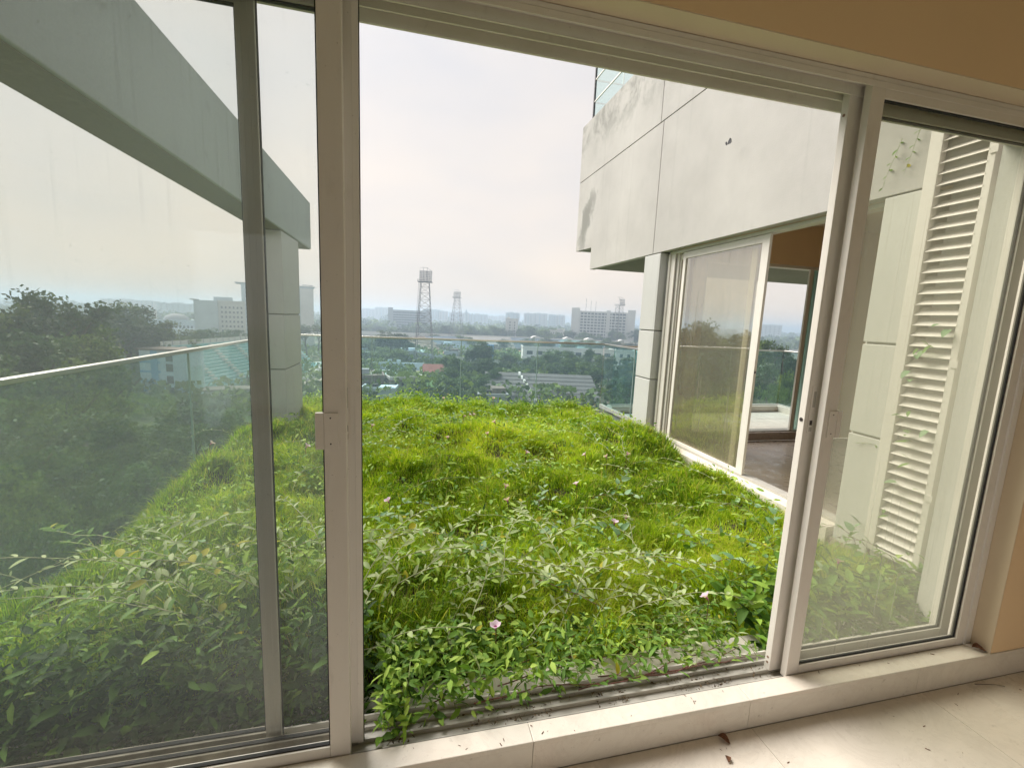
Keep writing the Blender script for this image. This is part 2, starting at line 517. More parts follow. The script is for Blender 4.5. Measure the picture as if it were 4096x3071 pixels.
class MB:
    """collects faces; build() makes ONE mesh object. Coordinates are world ones unless local=True."""
    def __init__(self):
        self.v, self.f = [], []

    def add(self, vs, fs):
        b = len(self.v)
        self.v += [tuple(p) for p in vs]
        self.f += [tuple(i + b for i in q) for q in fs]
        return self

    def box(self, x0, x1, y0, y1, z0, z1):
        vs = [(x0, y0, z0), (x1, y0, z0), (x1, y1, z0), (x0, y1, z0), (x0, y0, z1), (x1, y0, z1), (x1, y1, z1), (x0, y1, z1)]
        return self.add(vs, [(0, 3, 2, 1), (4, 5, 6, 7), (0, 1, 5, 4), (1, 2, 6, 5), (2, 3, 7, 6), (3, 0, 4, 7)])

    def prism(self, poly, axis, a, b):
        """poly: list of 2D points in the plane across `axis`, extruded from a to b"""
        n = len(poly)
        def P(p, t):
            return {'x': (t, p[0], p[1]), 'y': (p[0], t, p[1]), 'z': (p[0], p[1], t)}[axis]
        vs = [P(p, a) for p in poly] + [P(p, b) for p in poly]
        fs = [tuple(range(n)), tuple(range(2 * n - 1, n - 1, -1))]
        fs += [(i, (i + 1) % n + 0, (i + 1) % n + n, i + n)[::-1] for i in range(n)]
        return self.add(vs, fs)

    def tube(self, pts, r0, r1=None, n=6, cap=True):
        r1 = r0 if r1 is None else r1
        pts = [Vector(p) for p in pts]
        rings = []
        for i, p in enumerate(pts):
            d = (pts[min(i + 1, len(pts) - 1)] - pts[max(i - 1, 0)])
            d = d.normalized() if d.length > 1e-9 else Vector((0, 0, 1))
            u = d.cross(Vector((0, 0, 1)) if abs(d.z) < 0.9 else Vector((1, 0, 0))).normalized()
            w = d.cross(u)
            r = r0 + (r1 - r0) * i / max(1, len(pts) - 1)
            rings.append([p + (u * math.cos(2 * math.pi * k / n) + w * math.sin(2 * math.pi * k / n)) * r for k in range(n)])
        vs = [q for g in rings for q in g]
        fs = []
        for i in range(len(pts) - 1):
            for k in range(n):
                fs.append((i * n + k, i * n + (k + 1) % n, (i + 1) * n + (k + 1) % n, (i + 1) * n + k))
        if cap:
            fs.append(tuple(range(n - 1, -1, -1)))
            fs.append(tuple(range((len(pts) - 1) * n, len(pts) * n)))
        return self.add(vs, fs)

    def build(self, name, mat, parent=None, bevel=0.0, smooth=False, local=False):
        me = bpy.data.meshes.new(name)
        vs = self.v
        if parent is not None and not local:
            base = parent
            while base.parent is not None:
                base = base.parent
            loc, rz = ORIGIN.get(base.name, (base.location.copy(), 0.0))
            c, s = math.cos(-rz), math.sin(-rz)
            vs = [((p[0] - loc.x) * c - (p[1] - loc.y) * s, (p[0] - loc.x) * s + (p[1] - loc.y) * c, p[2] - loc.z) for p in vs]
        me.from_pydata(vs, [], self.f)
        me.materials.append(M(mat))
        if smooth:
            me.polygons.foreach_set('use_smooth', [True] * len(me.polygons))
        me.update()
        o = bpy.data.objects.new(name, me)
        link(o, parent)
        if bevel:
            b = o.modifiers.new('bevel', 'BEVEL')
            b.width = bevel
            b.segments = 2
            b.limit_method = 'ANGLE'
        return o


def box(name, mat, dims, parent=None, bevel=0.0):
    return MB().box(*dims).build(name, mat, parent, bevel)


def structure(o):
    o['kind'] = 'structure'
    return o


def share(name, mesh, parent, mat4):
    o = bpy.data.objects.new(name, mesh)
    link(o, parent)
    o.matrix_basis = mat4
    return o


def np_mesh(name, verts, loops, totals, mat, attr=None):
    """fast mesh from numpy arrays; attr = per-vertex float attribute 'shade'"""
    me = bpy.data.meshes.new(name)
    me.vertices.add(len(verts))
    me.vertices.foreach_set('co', np.asarray(verts, np.float32).ravel())
    me.loops.add(len(loops))
    me.loops.foreach_set('vertex_index', np.asarray(loops, np.int32))
    me.polygons.add(len(totals))
    st = np.zeros(len(totals), np.int32)
    st[1:] = np.cumsum(totals)[:-1]
    me.polygons.foreach_set('loop_start', st)
    if attr is not None:
        a = me.attributes.new('shade', 'FLOAT', 'POINT')
        a.data.foreach_set('value', np.asarray(attr, np.float32))
    me.materials.append(M(mat))
    me.update(calc_edges=True)
    me.validate()
    return me


def smooth_noise(x, y, seed, scale):
    """cheap value noise on arrays, 0..1"""
    x, y = np.asarray(x) * scale + 100.0, np.asarray(y) * scale + 100.0
    ix, iy = np.floor(x).astype(np.int64), np.floor(y).astype(np.int64)
    fx, fy = x - ix, y - iy
    fx, fy = fx * fx * (3 - 2 * fx), fy * fy * (3 - 2 * fy)
    def h(a, b):
        n = (a * 374761393 + b * 668265263 + seed * 1274126177) & 0xffffffff
        n = ((n ^ (n >> 13)) * 1274126177) & 0xffffffff
        return ((n ^ (n >> 16)) & 0xffff) / 65535.0
    return (h(ix, iy) * (1 - fx) * (1 - fy) + h(ix + 1, iy) * fx * (1 - fy) + h(ix, iy + 1) * (1 - fx) * fy + h(ix + 1, iy + 1) * fx * fy)
# ================================================================== the room behind the camera
YW = 1.208                                   # inner face of the window wall
GZ = -24.0                                   # street level below the ninth floor
floor = structure(box('floor', 'sand_ground', (-3.6, 4.6, -4.2, 1.60, -0.20, -0.022)))
_tile = MB().box(0.0, 0.858, 0.0, 0.858, -0.020, 0.0)
_tile_mesh = None
for i in range(-4, 5):
    for j in range(5):
        m4 = Matrix.Translation((0.431 + 0.86 * i, 0.349 - 0.86 * j, 0.0))
        if _tile_mesh is None:
            o = _tile.build('tile', 'marble_floor', floor, 0.0008, local=True)
            _tile_mesh = o.data
            o.matrix_basis = m4
        else:
            share('tile', _tile_mesh, floor, m4)
curb = thing('window_curb', 'pale marble curb under the sliding doors, running along the floor edge', 'curb', (0.4, 1.24, 0.0))
_xs = [-3.6, -2.17, -1.31, -0.44, 0.42, 1.272, 2.115, 2.96, 4.6]
for a, b in zip(_xs[:-1], _xs[1:]):
    MB().box(a + 0.0006, b - 0.0006, 1.2092, 1.30, 0.0, 0.104).build('riser_slab', 'marble_curb', curb, 0.001)
    MB().box(a + 0.0006, b - 0.0006, 1.2078, 1.281, 0.1045, 0.1225).build('top_slab', 'marble_curb', curb, 0.0025)
ceiling = structure(box('ceiling', 'ceiling_paint', (-3.6, 4.6, -4.2, 1.2, 2.78, 2.95)))
wall_front = structure(MB().box(-3.8, 4.6, YW, 1.43, 2.357, 3.2).build('wall_front', 'orange_paint'))
structure(box('wall_front_side', 'orange_paint', (2.535, 4.6, 1.2125, 1.43, 0.1235, 2.3565)))
structure(box('wall_front_pier', 'orange_paint', (-3.6, -1.80, 1.2125, 1.43, 0.1235, 2.3565)))
structure(box('reveal_side', 'cream_paint', (2.5315, 2.5345, 1.2135, 1.43, 0.1235, 2.3545)))
structure(box('reveal_top', 'cream_paint', (-1.79, 2.5310, 1.2095, 1.284, 2.3535, 2.3565)))
structure(box('wall_right', 'orange_paint', (4.6, 4.75, -4.2, 1.43, -0.2, 2.95)))
structure(box('wall_left', 'orange_paint', (-3.75, -3.6, -4.35, 1.43, -0.2, 2.95)))
wall_back = MB().box(-3.6, -2.8, -4.35, -4.2, -0.2, 2.95).box(3.8, 4.6, -4.35, -4.2, -0.2, 2.95).box(-2.8, 3.8, -4.35, -4.2, 2.5, 2.95).box(-2.8, 3.8, -4.35, -4.2, -0.2, 0.1)  # unseen wall; its wide opening is added to brighten the room
structure(wall_back.build('wall_back', 'orange_paint'))

# outer skin of our own building
structure(box('wall_outer_lintel', 'lintel_rough', (-4.2, 3.30, 1.4305, 1.515, 2.345, 3.6)))
structure(box('wall_outer_side', 'render_plain', (2.533, 3.10, 1.4305, 1.515, -0.6, 2.344)))
structure(box('wall_outer_pier', 'render_plain', (-4.2, -1.80, 1.4305, 1.515, -0.6, 2.344)))

# ------------------------------------------------------------------ sliding door set
Z0, Z1 = 0.106, 2.347
frame = thing('sliding_door_frame', 'cream aluminium outer frame holding three sliding door tracks', 'door frame', (0.4, 1.36, 0.1))
fb = MB().box(-1.79, 2.531, 1.2825, 1.4295, 0.070, 0.088)
fb.build('sill_base', 'track_grey', frame)
for y in (1.3, 1.345, 1.39):
    MB().box(-1.78, 2.52, y - 0.004, y + 0.004, 0.0885, 0.104).build('bottom_rail', 'track_grey', frame)
MB().box(-1.79, 2.531, 1.4235, 1.4295, 0.0885, 0.112).build('outer_lip', 'frame_white', frame)
MB().box(-1.79, 2.531, 1.285, 1.4295, 2.3385, 2.3525).build('head_base', 'frame_white', frame)
MB().box(-1.79, 2.531, 1.2845, 1.2885, 2.318, 2.3380).build('head_lip', 'frame_white', frame, 0.0012)
for y in (1.3285, 1.3715):
    MB().box(-1.79, 2.531, y - 0.0025, y + 0.0025, 2.304, 2.3380).build('head_fin', 'frame_white', frame)
MB().box(-1.79, 2.531, 1.4215, 1.4295, 2.296, 2.3380).build('head_outer_lip', 'frame_white', frame)
MB().box(2.497, 2.531, 1.2845, 1.4295, 0.1125, 2.338).build('jamb', 'frame_white', frame, 0.002)
MB().box(2.485, 2.4965, 1.325, 1.332, 0.1125, 2.338).build('jamb_fin', 'frame_white', frame)
MB().box(-1.79, -1.756, 1.2845, 1.4295, 0.1125, 2.338).build('jamb', 'frame_white', frame, 0.002)
# exterior stone sill below the door
structure(box('outer_sill', 'marble_curb', (-1.79, 2.531, 1.4300, 1.585, -0.30, 0.058), bevel=0.003))


def sash(label, x0, x1, y0, y1, glass_mat, sl=0.058, sr=0.058, zb=(0.1065, 0.155), zt=(2.289, 2.334), low='frame_white', cat='sliding door'):
    """one sliding door leaf: two stiles, two rails, the pane set in black gaskets"""
    t = thing('sliding_door', label, cat, ((x0 + x1) / 2, (y0 + y1) / 2, zb[0]))
    for side, a, b in (('l', x0, x0 + sl), ('r', x1 - sr, x1)):
        MB().box(a, b, y0, y1, zb[0], zt[1]).build('stile', 'frame_white', t, 0.0018)
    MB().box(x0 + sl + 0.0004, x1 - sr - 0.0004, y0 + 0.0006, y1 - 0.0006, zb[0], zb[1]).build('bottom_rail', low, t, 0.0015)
    MB().box(x0 + sl + 0.0004, x1 - sr - 0.0004, y0 + 0.0006, y1 - 0.0006, zt[0], zt[1]).build('top_rail', 'frame_white', t, 0.0015)
    yc = (y0 + y1) / 2
    ga = MB()
    g = 0.004
    ga.box(x0 + sl, x0 + sl + g, yc - 0.006, yc + 0.006, zb[1], zt[0])
    ga.box(x1 - sr - g, x1 - sr, yc - 0.006, yc + 0.006, zb[1], zt[0])
    ga.box(x0 + sl + g, x1 - sr - g, yc - 0.006, yc + 0.006, zb[1], zb[1] + g)
    ga.box(x0 + sl + g, x1 - sr - g, yc - 0.006, yc + 0.006, zt[0] - g, zt[0])
    ga.build('gasket', 'gasket_black', t)
    p = MB()
    p.add([(x0 + sl + g, yc, zb[1] + g), (x1 - sr - g, yc, zb[1] + g), (x1 - sr - g, yc, zt[0] - g), (x0 + sl + g, yc, zt[0] - g)], [(0, 1, 2, 3)])
    p.build('pane', glass_mat, t)
    return t


def lock_plate(t, x0, x1, yf, z0, z1):
    """narrow lock face with slot and keeper let into a stile"""
    pl = MB().box(x0, x1, yf - 0.0022, yf - 0.0002, z0, z1).build('lock_plate', 'frame_white', t, 0.0006)
    w = x1 - x0
    MB().box(x0 + w * .32, x1 - w * .28, yf - 0.0030, yf - 0.0023, z1 - 0.082, z1 - 0.022).build('lock_slot', 'track_grey', pl)
    MB().box(x0 + w * .25, x1 - w * .35, yf - 0.0030, yf - 0.0023, z0 + 0.032, z0 + 0.050).build('lock_slot', 'screw_dark', pl)
    MB().box(x0 + w * .25, x1 - w * .30, yf - 0.0030, yf - 0.0023, z0 + 0.008, z0 + 0.024).build('lock_keeper', 'track_grey', pl)


def pull_handle(t, xp0, xp1, xg0, xg1, yf, z0, z1):
    """back plate screwed on the stile with a folded grip beside it"""
    h = MB().box(xp0, xp1, yf - 0.0045, yf - 0.0002, z0, z1).build('handle', 'frame_white', t, 0.001)
    MB().prism([(xg0, yf - 0.0045), (xg1, yf - 0.0045), (xg1, yf - 0.001), (xg1 - 0.003 if xg1 > xg0 else xg1 + 0.003, yf + 0.012), (xg0, yf + 0.012)], 'z', z0, z1).build('grip', 'frame_white', h, 0.0008)
    xm = (xp0 * .55 + xp1 * .45)
    for z in (z0 + 0.016, z1 - 0.014):
        MB().tube([(xm, yf - 0.0058, z), (xm, yf - 0.0046, z)], 0.0022, n=10).build('screw', 'screw_dark', h)


# inner track
dl1 = sash('sliding door leaf with pull handle left of the open gap, innermost track', -1.50, -0.161, 1.285, 1.313, 'glass_door_left', 0.058, 0.0595)
pull_handle(dl1, -0.2195, -0.181, -0.2425, -0.2200, 1.285, 1.117, 1.221)
dr1 = sash('right sliding door leaf with pull handle and dusty pane before the louvre', 1.507, 2.484, 1.285, 1.313, 'glass_door_right', 0.058, 0.045)
pull_handle(dr1, 1.527, 1.5640, 1.5850, 1.5655, 1.285, 1.111, 1.213)
# middle track
dl2 = sash('middle-track sliding door leaf showing a slim lock stile beside the pull handle', -1.46, -0.126, 1.3315, 1.3595, 'glass_door_left', 0.058, 0.068, zt=(2.262, 2.334), low='sash_dirty_shaded')
lock_plate(dl2, -0.1680, -0.1590, 1.3315, 1.124, 1.307)
MB().box(-0.143, -0.1262, 1.3295, 1.3314, 0.1065, 2.334).build('stile_lip', 'frame_white', dl2, 0.0006)
MB().box(-0.1258, -0.1238, 1.335, 1.344, 0.1065, 2.334).build('edge_seal', 'gasket_black', dl2)
dr2 = sash('sliding door leaf with bright edge and round bolt hole right of the open gap', 1.471, 2.462, 1.3315, 1.3595, 'glass_door_right', 0.076, 0.052, zt=(2.262, 2.334), zb=(0.1065, 0.175))
lock_plate(dr2, 1.487, 1.515, 1.3315, 1.117, 1.300)
MB().tube([(1.4712, 1.3455, 1.168), (1.4695, 1.3455, 1.168)], 0.0075, n=16).build('bolt_hole', 'screw_dark', dr2)
for z in (2.245, 0.137, 0.160):
    MB().tube([(1.4712, 1.3455, z), (1.4698, 1.3455, z)], 0.0050, n=12).build('screw', 'wood_brown', dr2)
# outer track
dl3 = sash('outermost sliding door leaf seen through the dusty left panes', -1.74, -0.382, 1.3755, 1.4045, 'glass_door_left', 0.058, 0.046, zt=(2.262, 2.334), low='sash_dirty_shaded')
for a, b in ((-0.424, -0.414), (-0.404, -0.398)):
    MB().box(a, b, 1.3735, 1.3753, 0.1065, 2.334).build('stile_lip', 'frame_white', dl3)
MB().box(-0.3818, -0.3798, 1.385, 1.395, 0.1065, 2.334).build('edge_seal', 'gasket_black', dl3)

# litter on the marble
def curl_leaf(label, x, y, z, s, rz, mat='dry_leaf'):
    mb = MB()
    n = 6
    vs, fs = [], []
    for i in range(n + 1):
        u = i / n
        w = math.sin(math.pi * u) ** 0.8 * 0.32
        for k in (-1, -0.4, 0.4, 1):
            vs.append(((u - .5) * s, k * w * s, 0.002 + s * (0.35 * abs(k) ** 2 * w * 2 + 0.10 * math.sin(u * 5) + 0.10)))
    for i in range(n):
        for k in range(3):
            a = i * 4 + k
            fs.append((a, a + 4, a + 5, a + 1))
    mb.add(vs, fs)
    o = mb.build('dry_leaf', mat, None)
    o.location = (x, y, z)
    o.rotation_euler = (0, 0, rz)
    return tag(o, label, 'leaf')


curl_leaf('curled brown dry leaf on the floor close to the marble curb', 1.148, 1.183, 0.0, 0.045, 0.3 - 1.2)
curl_leaf('small folded red-brown dry leaf on the floor, farther from the curb', 1.112, 1.118, 0.0, 0.030, 1.0)
curl_leaf('tiny dark leaf scrap at the lower edge of the floor', 1.07, 1.062, 0.0, 0.018, 2.2)
curl_leaf('thin dark leaf lying on the curb below the orange wall', 2.506, 1.238, 0.1225, 0.055, -0.55)
_tw = MB().tube([(2.44, 1.195, 0.003), (2.48, 1.182, 0.006), (2.53, 1.172, 0.005), (2.56, 1.16, 0.003)], 0.0016, 0.0008, n=5)
tag(_tw.build('twig', 'bark'), 'thin dark twig on the floor under the orange wall', 'twig')

# crumbs of soil and leaf on floor and curb
_cg = random.Random(3)
_cm = MB()
for k in range(50):
    if k < 28:
        cx, cy, cz = _cg.uniform(0.3, 3.0), 1.205 - abs(_cg.gauss(0, 0.16)), 0.0
    else:
        cx, cy, cz = _cg.uniform(0.0, 2.5), _cg.uniform(1.215, 1.278), 0.1226
    r_c = _cg.uniform(0.0008, 0.0030)
    a_c = _cg.uniform(0, 6.28)
    dx_c, dy_c = math.cos(a_c) * r_c * _cg.uniform(1, 3), math.sin(a_c) * r_c * _cg.uniform(1, 3)
    _cm.tube([(cx - dx_c, cy - dy_c, cz + r_c * .5), (cx + dx_c, cy + dy_c, cz + r_c * .5)], r_c * .5, n=4)
_cr = _cm.build('crumbs', 'dry_leaf')
tag(_cr, 'dark crumbs of soil and leaf scattered on floor and curb', 'debris', kind='stuff')

# ================================================================== terrace shell
structure(box('terrace_slab', 'far_concrete', (-2.05, 3.95, 1.586, 8.15, -0.60, -0.32)))
planter = thing('planter_edge', 'low concrete kerb round the planted bed', 'kerb', (-1.75, 4.5, -0.32))
MB().box(-1.84, -1.76, 1.60, 7.55, -0.3195, -0.16).build('kerb_side', 'render_plain', planter)
MB().box(-1.76, 3.07, 7.47, 7.55, -0.3195, -0.13).build('kerb_side', 'render_plain', planter)

# overhead beam and its column, left
beam = thing('overhead_beam', 'long grey concrete beam crossing the upper left corner', 'beam', (-1.5, 4.4, 2.4))
MB().prism([(-1.375, 2.402), (-1.375, 3.05), (-1.66, 3.05), (-1.66, 2.40), (-1.385, 2.395)], 'y', 1.516, 7.28).build('beam_body', 'render_grey', beam, 0.006)
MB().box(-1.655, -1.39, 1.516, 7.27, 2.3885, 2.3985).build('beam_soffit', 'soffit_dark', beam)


def grooved_column(name, label, x0, x1, y0, y1, zs, mat, z_top, step=0.010):
    t = thing(name, label, 'column', ((x0 + x1) / 2, (y0 + y1) / 2, zs[0]))
    for i, (a, b) in enumerate(zip(zs[:-1], zs[1:])):
        e = 0.0 if i % 2 else 0.0
        MB().box(x0 - e, x1 + e, y0 - e, y1 + e, a + 0.007, b - 0.007).build('column_block', mat, t, 0.006)
    MB().box(x0 + .016, x1 - .016, y0 + .016, y1 - .016, zs[0], z_top).build('core', 'soffit_dark', t)
    return t


grooved_column('column', 'pale grooved square column under the overhead beam', -1.655, -1.381, 5.68, 6.50, [-0.318, 0.795, 1.441, 2.388], 'render_column', 2.388)

# ------------------------------------------------------------------ right wing of the building
XF = 3.08
wing = thing('building_wing', 'off-white rendered wing with deep upper fascia and recessed sliding doors', 'building', (5.5, 4.5, -0.6))
def wpart(name, mat, dims, bevel=0.0, parent=None):
    return MB().box(*dims).build(name, mat, parent or wing, bevel)
# fascia panels with open joints
wpart('fascia_panel', 'render_fascia', (XF, XF + 0.09, 1.70, 5.285, 2.402, 3.994), 0.004)
def fascia_end(y0, y1, z0, z1, ynotch=None, znotch=None):
    poly = [(y0, z0), (y1, z0), (y1, z1), (y0, z1)] if ynotch is None else [(y0, z0), (ynotch, z0), (ynotch, znotch), (y1, znotch + 0.03), (y1, z1), (y0, z1)]
    return MB().prism(poly, 'x', XF, XF + 0.09).build('fascia_panel', 'render_fascia', wing, 0.004)
fascia_end(5.295, 8.03, 2.402, 3.994, 7.32, 2.765)
wpart('fascia_panel', 'render_fascia', (XF, XF + 0.09, 1.70, 5.355, 4.006, 4.955), 0.004)
wpart('fascia_panel', 'render_fascia', (XF, XF + 0.09, 5.365, 8.04, 4.006, 4.955), 0.004)
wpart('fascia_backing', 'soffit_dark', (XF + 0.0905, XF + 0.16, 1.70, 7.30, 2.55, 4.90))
wpart('fascia_end_return', 'render_white', (XF + 0.0905, 8.4, 7.95, 8.03, 2.80, 4.95))
wpart('roof_slab', 'render_plain', (XF + 0.161, 8.4, 1.70, 7.95, 4.2, 4.93))
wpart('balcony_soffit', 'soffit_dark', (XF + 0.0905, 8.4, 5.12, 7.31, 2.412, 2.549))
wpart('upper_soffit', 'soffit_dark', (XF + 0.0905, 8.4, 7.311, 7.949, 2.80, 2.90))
wpart('end_beam', 'render_plain', (XF + 0.161, 8.4, 7.311, 7.36, 2.43, 2.799))
wpart('floor_slab', 'far_concrete', (XF, 8.4, 1.516, 8.1, -0.62, -0.30))
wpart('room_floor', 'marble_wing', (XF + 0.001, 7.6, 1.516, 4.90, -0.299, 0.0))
wpart('room_ceiling', 'cream_paint', (XF + 0.161, 7.6, 1.516, 5.0, 2.86, 2.95))
wpart('room_wall', 'orange_paint', (7.6, 7.7, 1.516, 5.1, -0.2, 2.95))
wpart('room_wall', 'orange_paint', (XF + 0.161, 7.6, 1.516, 1.60, 0.001, 2.859))
wpart('room_head_wall', 'orange_paint', (XF + 0.161, 7.599, 4.93, 5.10, 2.352, 2.859))
wpart('room_side_wall', 'orange_paint', (5.45, 7.599, 4.93, 5.10, 0.001, 2.351))
wpart('room_corner_wall', 'orange_paint', (XF + 0.24, 3.62, 4.93, 5.10, 0.001, 2.351))
dc = wpart('door_curb', 'marble_wing', (3.621, 5.449, 4.90, 5.12, 0.001, 0.112), 0.003)
# louvre side: blank wall beside the vent
wpart('blank_wall', 'render_plain', (XF + 0.012, XF + 0.14, 1.5155, 1.835, -0.6, 2.401))
wpart('blank_wall_upper', 'render_plain', (XF + 0.012, XF + 0.14, 1.5155, 1.699, 2.402, 4.9))
wpart('blank_wall_low', 'render_plain', (XF + 0.02, XF + 0.14, 1.836, 2.17, -0.6, 0.075))
wpart('outer_kerb', 'marble_curb', (XF - 0.02, 3.30, 2.46, 5.06, -0.30, 0.068), 0.004)

grooved_column('column', 'off-white grooved column between the garden and the far corner of the wing', XF + 0.002, 3.30, 5.105, 5.48, [-0.3, 0.80, 1.43, 2.40], 'render_white', 2.40)
grooved_column('column', 'off-white grooved column beside the white louvre, behind the dusty pane', XF + 0.002, 3.30, 2.176, 2.425, [-0.3, 0.81, 1.441, 2.40], 'render_plain', 2.40)

# wing sliding doors in the x = 3.19 plane
wf = thing('wing_door_frame', 'white aluminium door frame recessed in the wing wall', 'door frame', (3.24, 3.75, 0.07))
MB().box(3.185, 3.285, 2.44, 5.06, 0.0685, 0.092).build('sill_track', 'track_grey', wf)
MB().box(3.185, 3.285, 2.44, 5.06, 2.368, 2.401).build('head', 'frame_white', wf)
for y in (5.025, 2.44):
    MB().box(3.17, 3.285, y, y + 0.035, 0.0925, 2.3675).build('jamb', 'frame_white', wf, 0.002)
MB().box(3.186, 3.20, 4.94, 5.02, 0.0925, 2.3675).build('jamb_fin', 'frame_white', wf, 0.002)
MB().box(3.215, 3.23, 4.90, 4.985, 0.0925, 2.3675).build('jamb_fin', 'frame_white', wf, 0.002)


def wing_sash(label, y0, y1, x0, x1, gl, w=0.085):
    t = thing('sliding_door', label, 'sliding door', ((x0 + x1) / 2, (y0 + y1) / 2, 0.092))
    MB().box(x0, x1, y0, y0 + w, 0.0925, 2.362).build('stile', 'frame_white', t, 0.002)
    MB().box(x0, x1, y1 - 0.05, y1, 0.0925, 2.362).build('stile', 'frame_white', t, 0.002)
    MB().box(x0 + .0006, x1 - .0006, y0 + w, y1 - 0.05, 0.0925, 0.128).build('bottom_rail', 'frame_white', t, 0.0015)
    MB().box(x0 + .0006, x1 - .0006, y0 + w, y1 - 0.05, 2.29, 2.362).build('top_rail', 'frame_white', t, 0.0015)
    xc = (x0 + x1) / 2
    MB().add([(xc, y0 + w, 0.128), (xc, y1 - 0.05, 0.128), (xc, y1 - 0.05, 2.29), (xc, y0 + w, 2.29)], [(0, 1, 2, 3)]).build('pane', gl, t)
    return t


ws1 = wing_sash('outer sliding leaf of the wing door with a hazy reflecting pane', 3.485, 4.775, 3.187, 3.215, 'glass_wing')
MB().tube([(3.19, 3.4848, 1.10), (3.20, 3.4830, 1.10)], 0.012, n=12).build('bolt_hole', 'screw_dark', ws1)
ws2 = wing_sash('inner sliding leaf of the wing door, its stile showing through the pane', 3.665, 4.93, 3.235, 3.262, 'glass_wing', 0.07)

# far sliding door of the wing room, in the y = 5 plane, slid open
fd = thing('far_door_frame', 'white door frame across the wing room opening onto its balcony', 'door frame', (4.5, 5.0, 0.113))
MB().box(3.621, 5.449, 4.95, 5.07, 2.315, 2.351).build('head', 'frame_white', fd)
MB().box(3.621, 5.449, 4.95, 5.07, 0.1125, 0.125).build('track', 'track_grey', fd)
MB().box(5.405, 5.449, 4.95, 5.07, 0.1255, 2.3145).build('jamb', 'frame_white', fd)
MB().box(3.621, 3.66, 4.95, 5.07, 0.1255, 2.3145).build('jamb', 'frame_white', fd)
for k, (xa, ya) in enumerate(((5.24, 4.96), (5.31, 5.01))):
    sd = thing('sliding_door', ('slim open leaf of the far wing door, nearer of two stiles', 'slim open leaf of the far wing door, set behind the other')[k], 'sliding door', (xa + .08, ya, 0.126))
    MB().box(xa, xa + 0.055, ya, ya + 0.028, 0.1255, 2.3145).build('stile', 'frame_white', sd, 0.002)
    MB().add([(xa + 0.055, ya + .014, 0.1255), (5.404, ya + .014, 0.1255), (5.404, ya + .014, 2.3145), (xa + 0.055, ya + .014, 2.3145)], [(0, 1, 2, 3)]).build('pane', 'glass_upper', sd)

# wing balcony
bal = thing('wing_balcony', 'pale tiled balcony with low parapet beyond the wing room', 'balcony', (5.7, 6.5, -0.3))
MB().box(3.83, 8.2, 5.121, 7.9, -0.2995, -0.22).build('balcony_bed', 'far_concrete', bal)
for i in range(7):
    for j in range(4):
        MB().box(3.84 + i * .6, 4.432 + i * .6, 5.13 + j * .6, 5.722 + j * .6, -0.2195, -0.19).build('tile', 'balcony_tile', bal)
MB().box(3.83, 7.62, 7.58, 7.80, -0.1895, -0.07).build('parapet', 'balcony_tile', bal, 0.004)
MB().box(7.62, 7.84, 5.12, 7.80, -0.1895, -0.07).build('parapet', 'balcony_tile', bal, 0.004)


# ------------------------------------------------------------------ glass balustrades
def balustrade(label, a, b, zb, zt, joints, rail_w=0.045, rail='steel', post_r=0.006):
    """panes between joints along the line a-b, steel cap rail on top, channel below"""
    a, b = Vector((*a, 0)), Vector((*b, 0))
    d = (b - a)
    L = d.length
    u = d / L
    n = Vector((-u.y, u.x, 0))
    t = thing('glass_balustrade', label, 'balustrade', ((a.x + b.x) / 2, (a.y + b.y) / 2, zb))
    def seg(s0, s1, w, z0, z1):
        p = [a + u * s0 - n * w / 2, a + u * s1 - n * w / 2, a + u * s1 + n * w / 2, a + u * s0 + n * w / 2]
        return MB().add([(q.x, q.y, z) for z in (z0, z1) for q in p], [(0, 3, 2, 1), (4, 5, 6, 7), (0, 1, 5, 4), (1, 2, 6, 5), (2, 3, 7, 6), (3, 0, 4, 7)])
    js = [0.0] + list(joints) + [L]
    for s0, s1 in zip(js[:-1], js[1:]):
        seg(s0 + 0.006, s1 - 0.006, 0.011, zb + 0.02, zt - 0.030).build('pane', 'glass_rail', t)
    for s in joints:
        seg(s - post_r, s + post_r, 0.016, zb, zt - 0.031).build('post', 'glass_edge', t)
    seg(0.0, L, rail_w, zt - 0.030, zt).build('handrail', rail, t, 0.004)
    seg(0.0, L, 0.06, zb - 0.05, zb + 0.018).build('base_channel', 'track_grey', t)
    return t


balustrade('glass balustrade with steel rail along the left edge of the roof garden', (-1.955, 1.53), (-1.955, 8.02), -0.24, 1.10, [3.12], 0.05)
balustrade('glass balustrade with steel rail along the far end of the roof garden', (-1.92, 8.02), (3.775, 8.02), -0.24, 1.105, [1.35, 2.90, 4.35], 0.05)
balustrade('short glass divider with steel rail running from the far corner towards the wing', (3.80, 8.02), (3.80, 5.55), -0.12, 1.10, [1.2], 0.05)
balustrade('glass balustrade at the far side of the wing balcony', (3.84, 7.69), (7.70, 7.69), -0.068, 1.09, [1.3, 2.6], 0.035)
balustrade('glass balustrade on the side of the wing balcony', (7.73, 7.68), (7.73, 5.2), -0.068, 1.09, [1.2], 0.035)

